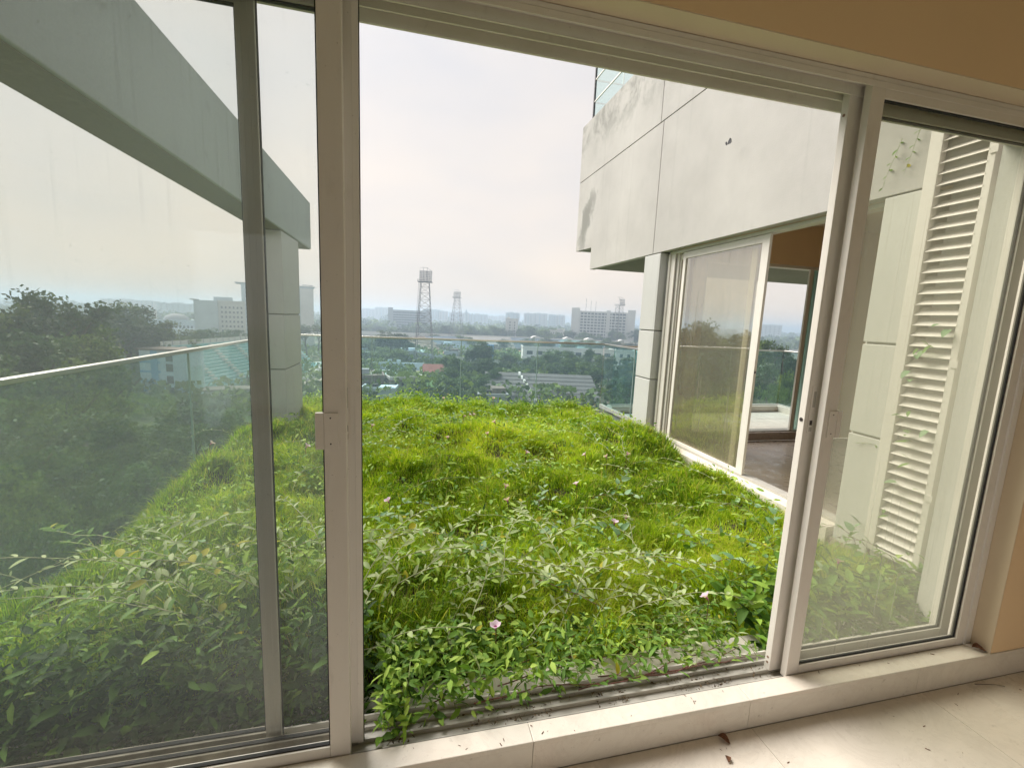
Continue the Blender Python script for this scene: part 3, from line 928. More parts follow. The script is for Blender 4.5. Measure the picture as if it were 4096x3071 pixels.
# glazed screen on top of the wing
gs = thing('glazed_screen', 'greenish glass screen with white bars above the wing fascia', 'glass screen', (3.3, 6.4, 4.955))
MB().box(3.095, 3.125, 7.645, 7.675, 4.956, 6.9).build('corner_post', 'dark_metal', gs)
for y0, y1 in ((2.0, 3.9), (3.9, 5.8), (5.8, 7.64)):
    MB().add([(3.11, y0 + .01, 4.956), (3.11, y1 - .01, 4.956), (3.11, y1 - .01, 6.85), (3.11, y0 + .01, 6.85)], [(0, 1, 2, 3)]).build('pane', 'glass_upper', gs)
for x0, x1 in ((3.13, 4.6), (4.6, 6.2)):
    MB().add([(x0, 7.66, 4.956), (x1, 7.66, 4.956), (x1, 7.66, 6.85), (x0, 7.66, 6.85)], [(0, 1, 2, 3)]).build('pane', 'glass_upper', gs)
for z in (5.22, 5.57, 5.92, 6.27, 6.62):
    MB().box(3.100, 3.118, 2.0, 7.644, z - 0.009, z + 0.009).build('bar', 'frame_white', gs)
    MB().box(3.126, 6.2, 7.651, 7.669, z - 0.009, z + 0.009).build('bar', 'frame_white', gs)
for y in (3.9, 5.8):
    MB().box(3.096, 3.126, y - .012, y + .012, 4.956, 6.85).build('bar_upright', 'frame_white', gs)
for x in (3.62, 4.6):
    MB().box(x - .012, x + .012, 7.648, 7.672, 4.956, 6.85).build('bar_upright', 'frame_white', gs)

# ------------------------------------------------------------------ louvre panel
lv = thing('louvre_panel', 'tall white louvred vent panel with many slats on the wing wall', 'louvre', (3.05, 2.0, 0.08))
MB().box(3.03, 3.075, 2.103, 2.172, 0.08, 3.0).build('frame_stile', 'frame_white', lv, 0.002)
MB().box(3.03, 3.075, 1.838, 1.873, 0.08, 3.0).build('frame_stile', 'frame_white', lv, 0.002)
MB().box(3.03, 3.075, 1.8735, 2.1025, 0.08, 0.112).build('frame_rail', 'frame_white', lv, 0.002)
MB().box(3.03, 3.075, 1.8735, 2.1025, 2.96, 3.0).build('frame_rail', 'frame_white', lv, 0.002)
MB().box(3.17, 3.175, 1.8735, 2.1025, 0.08, 3.0).build('back_board', 'render_plain', lv)
for z in (0.55, 1.35, 2.5):
    MB().box(3.024, 3.0295, 1.828, 1.862, z - 0.02, z + 0.02).build('hinge', 'frame_white', lv, 0.001)
_sl = MB().prism([(3.032, 0.0), (3.035, -0.0014), (3.102, 0.043), (3.100, 0.047)], 'y', 1.8745, 2.1015)
_slm = None
for k in range(45):
    z = 0.128 + 0.0625 * k
    if _slm is None:
        o = _sl.build('slat', 'frame_white', lv)
        _slm = o.data
        _sl0 = o
        o.location = (0, 0, z)
    else:
        o = bpy.data.objects.new('slat', _slm)
        link(o, lv)
        o.location = (0, 0, z)
    for y in (1.8695, 2.1065):
        pass
_pv = MB()
for k in range(45):
    z = 0.128 + 0.0625 * k + 0.004
    for y in (1.868, 2.108):
        _pv.tube([(3.0298, y, z), (3.0285, y, z)], 0.0028, n=8)
_rv = _pv.build('rivets', 'track_grey', lv)
_rv['kind'] = 'stuff'

# butterfly in front of the fascia
bf = thing('butterfly', 'small dark butterfly in front of the pale wing fascia', 'butterfly', (2.98, 3.93, 3.24))
def _bw(pts):
    return [(2.98 + p[0], 3.93 + p[1] * .8, 3.24 + p[2] * .8) for p in pts]
MB().add(_bw([(0, 0.005, -0.005), (0.002, -0.005, 0.035), (0.005, -0.025, 0.065), (0.01, -0.045, 0.045), (0.01, -0.055, 0.01), (0.005, -0.045, -0.008)]), [(0, 1, 2, 3, 4, 5)]).build('wing', 'butterfly_dark', bf)
MB().add(_bw([(0, 0.002, -0.005), (-0.002, 0.008, 0.028), (-0.005, 0.022, 0.035), (-0.008, 0.03, 0.02), (-0.005, 0.02, -0.004)]), [(0, 1, 2, 3, 4)]).build('wing', 'butterfly_dark', bf)
MB().tube(_bw([(0, -0.018, -0.006), (0, 0.0, -0.002), (0, 0.02, -0.006)]), 0.0025, n=6).build('abdomen', 'butterfly_dark', bf)
# ================================================================== roof garden planting
def sstep(a, b, x):
    t = np.clip((np.asarray(x, float) - a) / (b - a), 0, 1)
    return t * t * (3 - 2 * t)


def bed_z(x, y):
    """height of the soil mound"""
    x, y = np.asarray(x, float), np.asarray(y, float)
    z = 0.035 + 0.20 * (smooth_noise(x, y, 3, 0.8) - 0.5) + 0.22 * (smooth_noise(x, y, 9, 2.0) - 0.5) + 0.05 * (smooth_noise(x, y, 10, 4.5) - 0.5)
    z = z + 0.05 * sstep(2.0, 4.5, y) - 0.06 * sstep(4.5, 6.0, y) + 0.015 * sstep(6.3, 7.0, y)
    z = z + 0.05 * (1 - sstep(-1.5, -0.9, x)) - 0.36 * (1 - sstep(-1.95, -1.62, x + 0.10 * (1 - sstep(2.2, 3.2, y))))
    z = z - 0.30 * sstep(7.15, 7.65, y)
    z = z - 0.10 * (1 - sstep(1.6, 2.1, y)) + 0.17 * (1 - sstep(-0.5, 0.0, x)) * sstep(-1.8, -1.5, x) * np.exp(-((y - 1.9) / 0.28) ** 2)  # ridge by the left panes raised to block light from behind
    z = z - 0.06 * sstep(2.7, 3.05, x)
    return z


nx, ny = 90, 110
gx, gy = np.meshgrid(np.linspace(-1.93, 3.07, nx), np.linspace(1.59, 7.60, ny))
gzv = bed_z(gx, gy)
V = np.stack([gx.ravel(), gy.ravel(), gzv.ravel()], 1)
ii = np.arange((ny - 1) * (nx - 1))
r_, c_ = ii // (nx - 1), ii % (nx - 1)
b0 = r_ * nx + c_
Q = np.stack([b0, b0 + 1, b0 + nx + 1, b0 + nx], 1)
soil = bpy.data.objects.new('soil_bed', np_mesh('soil_bed', V, Q.ravel(), np.full(len(Q), 4), 'soil'))
link(soil)
tag(soil, 'dark soil mound of the planted bed under the grass', 'soil', kind='structure')


def grass_blades(N, xr, yr, hmin, hmax, seed, wmul=1.0, straw=0.08):
    g = np.random.default_rng(seed)
    x = g.uniform(*xr, int(N * 1.9))
    y = g.uniform(*yr, int(N * 1.9))
    tuft = smooth_noise(x, y, 21, 4.5) * 0.6 + smooth_noise(x, y, 22, 11.0) * 0.4
    keep = g.random(len(x)) < (0.15 + 1.1 * tuft)
    # the leafy undergrowth replaces grass close to the door on the left
    leafy_zone = (1 - sstep(1.75, 2.55, y + 0.25 * (smooth_noise(x, y, 5, 1.3) - .5))) * (1 - sstep(0.9, 2.3, x))
    keep &= g.random(len(x)) > leafy_zone * 0.45
    x, y, tuft = x[keep][:N], y[keep][:N], tuft[keep][:N]
    n = len(x)
    z = bed_z(x, y) - 0.01
    h = g.uniform(hmin, hmax, n) * (0.30 + 1.65 * np.clip(tuft, 0, 1) ** 1.6)
    h *= 0.85 + 0.15 * sstep(6.4, 7.0, y)
    # tufts lean outwards from a slowly turning field
    a = smooth_noise(x, y, 31, 2.2) * 4 * math.pi + g.normal(0, 1.3, n)
    lean = g.uniform(0.15, 1.15, n)
    dx, dy = np.cos(a) * lean, np.sin(a) * lean
    d = np.hypot(x, y)
    w = (0.0010 + 0.00040 * d) * g.uniform(0.6, 1.5, n) * wmul
    px, py = -np.sin(a) * w, np.cos(a) * w
    fa = g.uniform(0, 2 * math.pi, n)
    px, py = np.cos(fa) * w, np.sin(fa) * w
    v = np.zeros((n, 5, 3), np.float32)
    v[:, 0] = np.stack([x - px, y - py, z], 1)
    v[:, 1] = np.stack([x + px, y + py, z], 1)
    mx, my, mz = x + dx * h * 0.35, y + dy * h * 0.35, z + h * 0.62
    v[:, 2] = np.stack([mx - px * .8, my - py * .8, mz], 1)
    v[:, 3] = np.stack([mx + px * .8, my + py * .8, mz], 1)
    v[:, 4] = np.stack([x + dx * h * 1.0, y + dy * h * 1.0, z + h * (1.02 - 0.33 * lean)], 1)
    base = np.arange(n)[:, None] * 5
    loops = np.concatenate([base + np.array([[0, 1, 3, 2]]), base + np.array([[2, 3, 4]])], 1).ravel()
    tot = np.tile(np.array([4, 3]), n)
    patch = smooth_noise(x, y, 41, 0.9) * 0.55 + smooth_noise(x, y, 42, 2.6) * 0.45
    sh = np.clip(-0.02 + 0.80 * patch + g.normal(0, 0.20, n), 0.0, 0.93)
    dry = g.random(n) < straw
    sh[dry] = g.uniform(0.93, 1.0, dry.sum())
    shv = np.repeat(sh[:, None], 5, 1)
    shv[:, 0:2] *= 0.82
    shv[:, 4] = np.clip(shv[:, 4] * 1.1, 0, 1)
    return v.reshape(-1, 3), loops, tot, shv.ravel()


def merge(parts):
    vs, ls, ts, sh, off = [], [], [], [], 0
    for v, l, t, s in parts:
        vs.append(v)
        ls.append(l + off)
        ts.append(t)
        sh.append(s)
        off += len(v)
    return np.concatenate(vs), np.concatenate(ls), np.concatenate(ts), np.concatenate(sh)


_gp = [grass_blades(140000, (-1.84, 3.05), (1.62, 4.0), 0.07, 0.17, 1),
       grass_blades(140000, (-1.80, 3.05), (3.9, 7.45), 0.08, 0.18, 2),
       grass_blades(14000, (-1.62, 2.95), (6.6, 7.4), 0.09, 0.18, 3),
       grass_blades(6000, (-1.7, 3.0), (1.62, 7.3), 0.15, 0.26, 4, 0.7, 0.72),
       grass_blades(34000, (-1.6, 2.9), (1.60, 2.5), 0.10, 0.23, 5, 0.9, 0.14)]
gv, gl_, gt, gs_ = merge(_gp)
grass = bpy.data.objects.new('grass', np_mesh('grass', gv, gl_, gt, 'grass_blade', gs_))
link(grass)
tag(grass, 'bright yellow-green grass covering the roof garden', 'grass', kind='stuff')


# ---- undergrowth: a mass of small leaves near the door
def leaf_cloud(n, pos, size, seed, up=0.5, lift=0.0):
    """n folded leaves (two quads each) at pos (n,3) with random aim"""
    g = np.random.default_rng(seed)
    a = g.uniform(0, 2 * math.pi, n)
    pitch = g.normal(0.15, 0.45, n)
    dirv = np.stack([np.cos(a) * np.cos(pitch), np.sin(a) * np.cos(pitch), np.sin(pitch)], 1)
    nrm = g.normal(0, up, (n, 3)) + np.array([0, 0, 1.0])
    side = np.cross(dirv, nrm)
    side /= np.linalg.norm(side, axis=1, keepdims=True) + 1e-9
    nn = np.cross(side, dirv)
    L = (size[0] + (size[1] - size[0]) * g.random(n))[:, None]
    W = L * g.uniform(0.11, 0.24, n)[:, None]
    v = np.zeros((n, 8, 3), np.float32)
    v[:, 0] = pos
    v[:, 1] = pos + dirv * L * .33 + side * W + nn * W * .35
    v[:, 2] = pos + dirv * L * .72 + side * W * .75 + nn * W * .25
    v[:, 3] = pos + dirv * L - nn * L * .10
    v[:, 4] = pos + dirv * L * .72 - side * W * .75 + nn * W * .25
    v[:, 5] = pos + dirv * L * .33 - side * W + nn * W * .35
    v[:, 6] = pos + dirv * L * .33
    v[:, 7] = pos + dirv * L * .72
    base = np.arange(n)[:, None] * 8
    F = [[0, 6, 1], [1, 6, 7, 2], [2, 7, 3], [0, 5, 6], [6, 5, 4, 7], [7, 4, 3]]
    loops = np.concatenate([base + np.array([f]) for f in F], 1).ravel()
    tot = np.tile(np.array([len(f) for f in F]), n)
    sh = np.repeat(np.clip(g.normal(0.5 + lift, 0.28, n), 0, 1), 8)
    return v.reshape(-1, 3), loops, tot, sh


_g = np.random.default_rng(77)
n = 2200
ux = _g.uniform(-1.6, 2.4, n * 3)
uy = 1.60 + np.abs(_g.normal(0, 0.42, n * 3))
pr = (1 - sstep(0.5, 1.5, ux)) * 0.9 + 0.10
kp = (_g.random(n * 3) < pr) & (uy < 2.8)
ux, uy = ux[kp][:n], uy[kp][:n]
uz = bed_z(ux, uy) + _g.uniform(0.0, 1.0, len(ux)) ** 0.8 * (0.16 - 0.04 * sstep(1.6, 2.6, uy)) * (1 - 0.45 * sstep(0.4, 2.0, ux))
uz += 0.0
U = leaf_cloud(len(ux), np.stack([ux, uy, uz], 1), (0.018, 0.055), 5, lift=0.25)
ox, oy = _g.uniform(-1.55, 2.95, 9500), _g.uniform(1.9, 7.3, 9500)
kp = _g.random(9500) < 0.35 + 0.65 * (smooth_noise(ox, oy, 61, 1.6) > 0.5)
ox, oy = ox[kp], oy[kp]
oz = bed_z(ox, oy) + _g.uniform(0.05, 0.17, len(ox))
tx = -0.07 + 1.55 * _g.random(2300) ** 1.7
ty = _g.uniform(1.32, 1.70, 2300)
kp = ty > 1.32 + 0.10 * sstep(0.3, 1.0, tx) + 0.06 * smooth_noise(tx, ty, 88, 7.0)
tx, ty = tx[kp], ty[kp]
tz = 0.10 + _g.random(len(tx)) * 0.15 * (1 - 0.55 * sstep(0.3, 1.2, tx))
U4 = leaf_cloud(len(tx), np.stack([tx, ty, tz], 1), (0.018, 0.06), 12, lift=0.15)
wx = _g.uniform(-1.7, -0.13, 4200)
wy = 1.45 + np.abs(_g.normal(0, 0.16, 4200))
wz = 0.06 + _g.random(4200) * (0.30 * sstep(1.42, 1.62, wy)) + 0.04 * smooth_noise(wx, wy, 71, 5.0)
U5 = leaf_cloud(4200, np.stack([wx, wy, wz], 1), (0.025, 0.075), 13, lift=-0.38)  # deep shade behind the left panes put into these darker leaf colours
rx, ry = _g.uniform(1.55, 2.9, 1100), 1.44 + np.abs(_g.normal(0, 0.2, 1100))
rz_ = 0.06 + _g.random(1100) * 0.20 * sstep(1.40, 1.6, ry)
U6 = leaf_cloud(1100, np.stack([rx, ry, rz_], 1), (0.04, 0.11), 14)
U2 = leaf_cloud(len(ox), np.stack([ox, oy, oz + 0.02], 1), (0.03, 0.07), 6, lift=0.32)
fx, fy = _g.uniform(-1.5, 3.0, 1800), _g.uniform(6.7, 7.45, 1800)
fz = bed_z(fx, fy) + _g.uniform(0.04, 0.24, len(fx))
U3 = leaf_cloud(len(fx), np.stack([fx, fy, fz], 1), (0.03, 0.07), 8, lift=0.25)
uv, ul, ut, us = merge([U, U2, U3, U4, U5, U6])
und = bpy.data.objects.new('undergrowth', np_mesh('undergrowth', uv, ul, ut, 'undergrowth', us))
link(und)
tag(und, 'low leafy undergrowth mixed into the grass', 'undergrowth', kind='stuff')

# ---- leaf meshes shared by all vines
def leaf_mesh(name, mat, wid, tip=1.0, heart=0.0):
    me = bpy.data.meshes.new(name)
    vs, fs = [], []
    n = 7
    for i in range(n + 1):
        u = i / n
        w = wid * (math.sin(math.pi * min(1, u ** (0.75 if heart else 0.95))) ** (0.75)) * (1 - 0.25 * u * tip)
        if i in (0, n):
            w = 0.0 if i == n else 0.01
        y0 = u - (heart * 0.12 if 0 < i < 2 else 0)
        droop = -0.22 * (u - 0.25) ** 2
        vs += [(-w, y0, 0.30 * w + droop), (0, u, droop), (w, y0, 0.30 * w + droop)]
    for i in range(n):
        a = i * 3
        fs += [(a, a + 1, a + 4, a + 3), (a + 1, a + 2, a + 5, a + 4)]
    me.from_pydata(vs, [], fs)
    me.materials.append(M(mat))
    me.polygons.foreach_set('use_smooth', [True] * len(fs))
    me.update()
    return me


LEAF = {
    'sage': leaf_mesh('leaf_sage', 'vine_leaf_sage', 0.175),
    'green': leaf_mesh('leaf_green', 'vine_leaf_green', 0.185),
    'blue': leaf_mesh('leaf_blue', 'vine_leaf_blue', 0.33, 1.2, 1.0),
    'yellow': leaf_mesh('leaf_yellow_m', 'leaf_yellow', 0.28),
}


def aim(pos, d, nrm, s):
    d = Vector(d).normalized()
    x = d.cross(Vector(nrm))
    if x.length < 1e-4:
        x = d.cross(Vector((1, 0, 0)))
    x.normalize()
    z = x.cross(d)
    m = Matrix(((x.x, d.x, z.x, pos[0]), (x.y, d.y, z.y, pos[1]), (x.z, d.z, z.z, pos[2]), (0, 0, 0, 1)))
    return m @ Matrix.Diagonal((s, s, s, 1))


def vine(label, group, start, head, length, rise, kind, lsize, spacing, seed, stem='vine_stem_pale', floor_z=None, r=0.0022, yellow=0.015, name='trailing_vine', drop=True, bend=1.75):
    """arching shoot: grows up from `start`, bends over along `head`, leaves alternate on both sides"""
    g = random.Random(seed)
    base = Vector(start)
    t = thing(name, label, 'vine', base, 0.0, group)
    pts = []
    nseg = max(5, int(length / 0.06))
    ang = head
    p = Vector((0, 0, 0))
    for i in range(nseg + 1):
        u = i / nseg
        pts.append(p.copy())
        ang += g.gauss(0, 0.10)
        el = rise * (1 - bend * u) + g.gauss(0, 0.06)
        step = length / nseg
        p = p + Vector((math.cos(ang) * math.cos(el), math.sin(ang) * math.cos(el), math.sin(el))) * step
        if drop and floor_z is not None and base.y + p.y < 1.375:
            p.y = 1.375 - base.y
            ang = -ang
        if drop:
            gz0 = float(bed_z(base.x + p.x, base.y + p.y)) + 0.09 - base.z if floor_z is None else floor_z - base.z
            if p.z < gz0:
                p.z = gz0 + 0.01
    MB().tube(pts, r, r * 0.5, n=5).build('stem', stem, t, smooth=True, local=True)
    s = spacing * 0.6
    side = 1
    acc = 0.0
    for i in range(len(pts) - 1):
        a, b = pts[i], pts[i + 1]
        d = b - a
        L = d.length
        while s < acc + L:
            q = a + d * ((s - acc) / L)
            dn = d.normalized()
            lat = dn.cross(Vector((0, 0, 1))).normalized() * side
            dirv = lat * g.uniform(0.6, 1.0) + dn * g.uniform(0.15, 0.8) + Vector((0, 0, g.uniform(-0.25, 0.65)))
            nrm = Vector((g.gauss(0, .35), g.gauss(0, .35), 1.0))
            u = s / length
            sz = lsize * g.uniform(0.5, 1.3) * (1.0 - 0.45 * max(0, u - 0.6) / 0.4)
            k = 'yellow' if g.random() < yellow else kind
            share('leaf', LEAF[k], t, aim(q, dirv, nrm, sz))
            side = -side
            s += spacing * g.uniform(0.7, 1.3)
        acc += L
    return t


def ground_pt(x, y, dz=0.08):
    return (x, y, float(bed_z(x, y)) + dz)


LBL = {
    'sage_near': 'arching pale stem with sage leaves close to the open door',
    'sage_left': 'long arching pale-leaved shoot behind the dusty left panes',
    'green_near': 'leafy green shoot in the shade beside the door track',
    'blue_mid': 'morning glory shoot with broad blue-green leaves in the grass',
    'sage_mid': 'thin pale shoot arching over the mid-garden grass',
    'far': 'wiry vine shoot in front of the far glass balustrade',
    'right': 'green creeper shoot among the grass beside the right door leaf',
    'pane': 'broad-leaved creeper shoot behind the right dusty pane',
    'left_rim': 'thin leafy shoot standing on the left rim of the garden',
}
sd = 100
g0 = random.Random(4)
# foreground left of the opening: sage shrubs
for i in range(30):
    sd += 1
    x, y = g0.uniform(-0.45, 0.95), g0.uniform(1.60, 2.15)
    vine(LBL['sage_near'], 'sage shoots close to the open door', ground_pt(x, y, 0.10), g0.uniform(-0.5, 1.2) if g0.random() < .7 else g0.uniform(1.2, 3.4), g0.uniform(0.40, 0.95), g0.uniform(0.35, 0.95), 'sage', 0.056, 0.034, sd, r=0.0027)
# behind the left panes
for i in range(20):
    sd += 1
    x, y = g0.uniform(-1.55, -0.4), g0.uniform(1.62, 2.35)
    vine(LBL['sage_left'], 'arching shoots behind the left panes', ground_pt(x, y, 0.10), g0.uniform(-0.4, 0.6) if g0.random() < .55 else g0.uniform(2.4, 3.6), g0.uniform(0.6, 1.3), g0.uniform(0.4, 0.9), 'sage' if g0.random() < .75 else 'green', 0.056, 0.040, sd, yellow=0.08)
for i in range(8):
    sd += 1
    x, y = g0.uniform(-1.55, -1.25), g0.uniform(2.2, 4.6)
    vine(LBL['left_rim'], 'shoots on the left garden rim', ground_pt(x, y, 0.06), g0.uniform(0.6, 3.4), g0.uniform(0.25, 0.5), g0.uniform(0.8, 1.3), 'sage', 0.04, 0.04, sd, yellow=0.06)
# shade at the foot of the opening
for i in range(34):
    sd += 1
    x, y = -0.04 + 1.40 * g0.random() ** 1.4, g0.uniform(1.40, 1.70)
    vine(LBL['green_near'], 'green shoots beside the door track', (x, y, g0.uniform(0.08, 0.20)), g0.uniform(-2.2, 0.3), g0.uniform(0.16, 0.40), g0.uniform(-0.1, 0.6), 'green', 0.045, 0.030, sd, 'vine_stem_green', floor_z=0.105)
# middle
for i in range(20):
    sd += 1
    x, y = g0.gauss(1.15, 0.55), g0.uniform(1.95, 3.2)
    vine(LBL['blue_mid'], 'broad-leaved shoots in the grass', ground_pt(x, y, 0.09), g0.uniform(0, 6.28), g0.uniform(0.2, 0.45), g0.uniform(0.3, 0.8), 'blue', 0.062, 0.045, sd, 'vine_stem_red')
for i in range(64):
    sd += 1
    x, y = g0.uniform(-1.2, 2.8), 2.1 + 4.5 * g0.random() ** 1.3
    vine(LBL['sage_mid'], 'thin shoots over the grass', ground_pt(x, y, 0.10), g0.uniform(0, 6.28), g0.uniform(0.35, 0.8), g0.uniform(0.3, 0.8), g0.choice(['sage', 'green', 'sage', 'blue']), 0.054, 0.06, sd)
# far edge: wiry shoots against the glass
for i in range(20):
    sd += 1
    x, y = g0.uniform(-0.8, 3.0), g0.uniform(6.9, 7.4)
    vine(LBL['far'], 'wiry shoots at the far edge', ground_pt(x, y, 0.12), g0.uniform(-0.6, 3.7), g0.uniform(0.3, 0.65), g0.uniform(0.8, 1.3), 'green', 0.04, 0.055, sd, 'vine_stem_green')
for i in range(6):
    sd += 1
    x, y = g0.uniform(2.7, 3.2), g0.uniform(6.4, 7.3)
    vine('brown wiry tangled shoot by the far right corner of the garden', 'brown shoots at the far corner', ground_pt(min(x, 3.0), y, 0.10), g0.uniform(0, 3.1), g0.uniform(0.5, 0.8), g0.uniform(0.7, 1.25), 'green', 0.03, 0.07, sd, 'bark', name='dry_vine')
# right foreground
for i in range(14):
    sd += 1
    x, y = g0.uniform(1.2, 1.95), g0.uniform(1.62, 2.0)
    vine(LBL['right'], 'creeper by the right door leaf', ground_pt(x, y, 0.08), g0.uniform(-2.9, 0.3), g0.uniform(0.22, 0.5), g0.uniform(0.2, 0.8), g0.choice(['green', 'sage', 'green']), 0.055, 0.036, sd, 'vine_stem_green', floor_z=0.1)
for i in range(13):
    sd += 1
    x, y = g0.uniform(2.1, 2.9), g0.uniform(1.62, 2.35)
    vine(LBL['pane'], 'creepers behind the right pane', ground_pt(x, y, 0.09), g0.uniform(-0.5, 3.6), g0.uniform(0.3, 0.55), g0.uniform(0.4, 1.1), g0.choice(['green', 'blue']), 0.062, 0.045, sd, 'vine_stem_green')
# shoots hugging the louvre and the wing wall
for i in range(4):
    sd += 1
    vine('upright green shoot standing against the white louvre', 'shoots against the louvre', (2.95, 1.90 + 0.08 * i, 0.02), 3.0, 0.42 + 0.05 * (i % 2), 1.5, 'green', 0.055, 0.05, sd, 'vine_stem_red', drop=False)
for i, (y, z) in enumerate(((2.36, 2.74), (2.24, 2.80))):
    sd += 1
    vine('thin green shoot hanging down the wing wall beside the louvre', 'shoots hanging on the wing wall', (3.06, y, z), 1.6, 0.30, -1.3, 'green', 0.05, 0.035, sd, 'vine_stem_green', drop=False, r=0.0015, bend=0.0)
vine('small green creeper stuck to the column beside the louvre', None, (3.072, 2.36, 0.74), -1.57, 0.22, 0.25, 'green', 0.05, 0.03, 991, 'vine_stem_green', drop=False, r=0.0014)
# reddish runners on the track
for i, (x, y, h, L) in enumerate(((0.35, 1.46, 0.06, 0.75), (0.75, 1.43, -0.04, 0.7), (0.55, 1.52, 0.03, 0.9), (0.95, 1.49, 0.1, 0.55), (0.25, 1.40, 0.0, 0.8), (0.65, 1.385, 0.05, 0.75), (0.1, 1.43, 0.02, 0.7), (0.85, 1.40, -0.02, 0.58))):
    vine('dark red woody runner lying on the door track', 'red runners on the door track', (x, y, 0.112), h, L, 0.05, 'green', 0.050, 0.075, 900 + i, 'vine_stem_red', floor_z=0.112, r=0.0026, name='woody_runner')
# damp dirt and leaf crumbs caught in the door track
dn = 900
cx_ = _g.uniform(-0.12, 1.46, dn)
cy_ = np.where(_g.random(dn) < .5, _g.uniform(1.29, 1.43, dn), 1.345 + _g.normal(0, .02, dn))
kp = smooth_noise(cx_, cy_, 90, 9.0) > 0.42
cx_, cy_ = cx_[kp], np.clip(cy_[kp], 1.288, 1.42)
DV = leaf_cloud(len(cx_), np.stack([cx_, cy_, np.full(len(cx_), 0.0895) + _g.random(len(cx_)) * 0.012], 1), (0.004, 0.016), 15)
dirt = bpy.data.objects.new('track_debris', np_mesh('track_debris', DV[0], DV[1], DV[2], 'track_dirt', DV[3]))
link(dirt)
tag(dirt, 'dark leaf crumbs and dirt caught in the door track', 'debris', kind='stuff')
# leaves poking out between the louvre slats
for i in range(26):
    z = 0.35 + g0.uniform(0, 1.25)
    o = bpy.data.objects.new('creeper_leaf', LEAF['green' if i % 3 else 'blue'])
    link(o)
    o.matrix_basis = aim((3.030, g0.uniform(1.90, 2.08), z), (-0.8, g0.uniform(-.5, .5), g0.uniform(-0.9, 0.6)), (-0.4, 0, 1), g0.uniform(0.05, 0.075))
    tag(o, 'green creeper leaf poking out between the louvre slats', 'leaf', 'leaves between the louvre slats')


# ---- morning glory flowers
def flower_meshes():
    n = 20
    vs, fs = [], []
    prof = [(0.0035, 0.0), (0.0045, 0.012), (0.0075, 0.022), (0.015, 0.030), (0.025, 0.035)]
    for j, (r, z) in enumerate(prof):
        for k in range(n):
            a = 2 * math.pi * k / n
            rr = r * (1 + (0.08 * math.cos(5 * a) if j > 2 else 0))
            vs.append((rr * math.cos(a), rr * math.sin(a), z + (0.003 * math.cos(5 * a) if j == 4 else 0)))
    for j in range(len(prof) - 1):
        for k in range(n):
            fs.append((j * n + k, j * n + (k + 1) % n, (j + 1) * n + (k + 1) % n, (j + 1) * n + k))
    cor = bpy.data.meshes.new('corolla')
    cor.from_pydata([v for v in vs], [], [f for f in fs if f[0] >= 2 * n])
    cor.materials.append(M('petal_pink'))
    cor.polygons.foreach_set('use_smooth', [True] * len(cor.polygons))
    cor.update()
    th = bpy.data.meshes.new('floral_tube')
    th.from_pydata([v for v in vs[:3 * n]], [], [f for f in fs if f[0] < 2 * n])
    th.materials.append(M('petal_throat'))
    th.update()
    mb = MB().tube([(0, 0, -0.16), (0.004, 0.003, -0.08), (0, 0, -0.004)], 0.0016, 0.0018, n=5)
    st = bpy.data.meshes.new('flower_stalk')
    st.from_pydata(mb.v, [], mb.f)
    st.materials.append(M('vine_stem_red'))
    st.update()
    mb = MB()
    for k in range(5):
        a = 2 * math.pi * k / 5
        c, s = math.cos(a), math.sin(a)
        mb.add([(0, 0, -0.006), (c * .006 - s * .003, s * .006 + c * .003, 0.002), (c * .005, s * .005, 0.013), (c * .006 + s * .003, s * .006 - c * .003, 0.002)], [(0, 1, 2, 3)])
    ca = bpy.data.meshes.new('calyx')
    ca.from_pydata(mb.v, [], mb.f)
    ca.materials.append(M('vine_leaf_green'))
    ca.update()
    return cor, th, st, ca


COR, THR, STK, CAL = flower_meshes()
FL = [(-0.10, 2.94, 'on its own in the grass just right of the tall lock stile'), (0.75, 3.15, 'upper of the pair at the centre of the garden'), (0.72, 2.91, 'lower of the pair at the centre of the garden'),
      (1.31, 3.08, 'on its own, right of the central pair'), (1.39, 2.59, 'left of a pair above the blue-green leaves'), (1.50, 2.64, 'right of a pair above the blue-green leaves'),
      (0.36, 1.57, 'large and pale, close to the door track amid sage leaves'), (1.36, 1.59, 'deeper pink, close to the right door leaf'),
      (-0.35, 4.85, 'small and far, beside the tall lock stile'), (0.43, 4.46, 'beside a red leaf in the far half of the grass'), (0.82, 5.71, 'topmost of a tight far cluster of three'), (0.84, 5.50, 'lowest of a tight far cluster of three'), (0.74, 5.62, 'leftmost of a tight far cluster of three'),
      (0.94, 4.52, 'right of two in the far half of the grass'), (0.82, 4.30, 'lower and left of two in the far half'), (1.10, 3.85, 'midway between the far cluster and the central pair'),
      (1.70, 3.83, 'leftmost of three in a row below the wing door'), (1.88, 3.74, 'middle of three in a row below the wing door'), (2.11, 3.79, 'rightmost of three in a row below the wing door'),
      (1.32, 6.60, 'whitish, on the far ridge right of the balustrade post'), (0.56, 6.65, 'whitish, on the far ridge left of the balustrade post'),
      (2.28, 1.74, 'behind the right dusty pane'), (-1.55, 3.95, 'on the left rim against the dark trees'), (-0.83, 3.96, 'between the two left door stiles')]
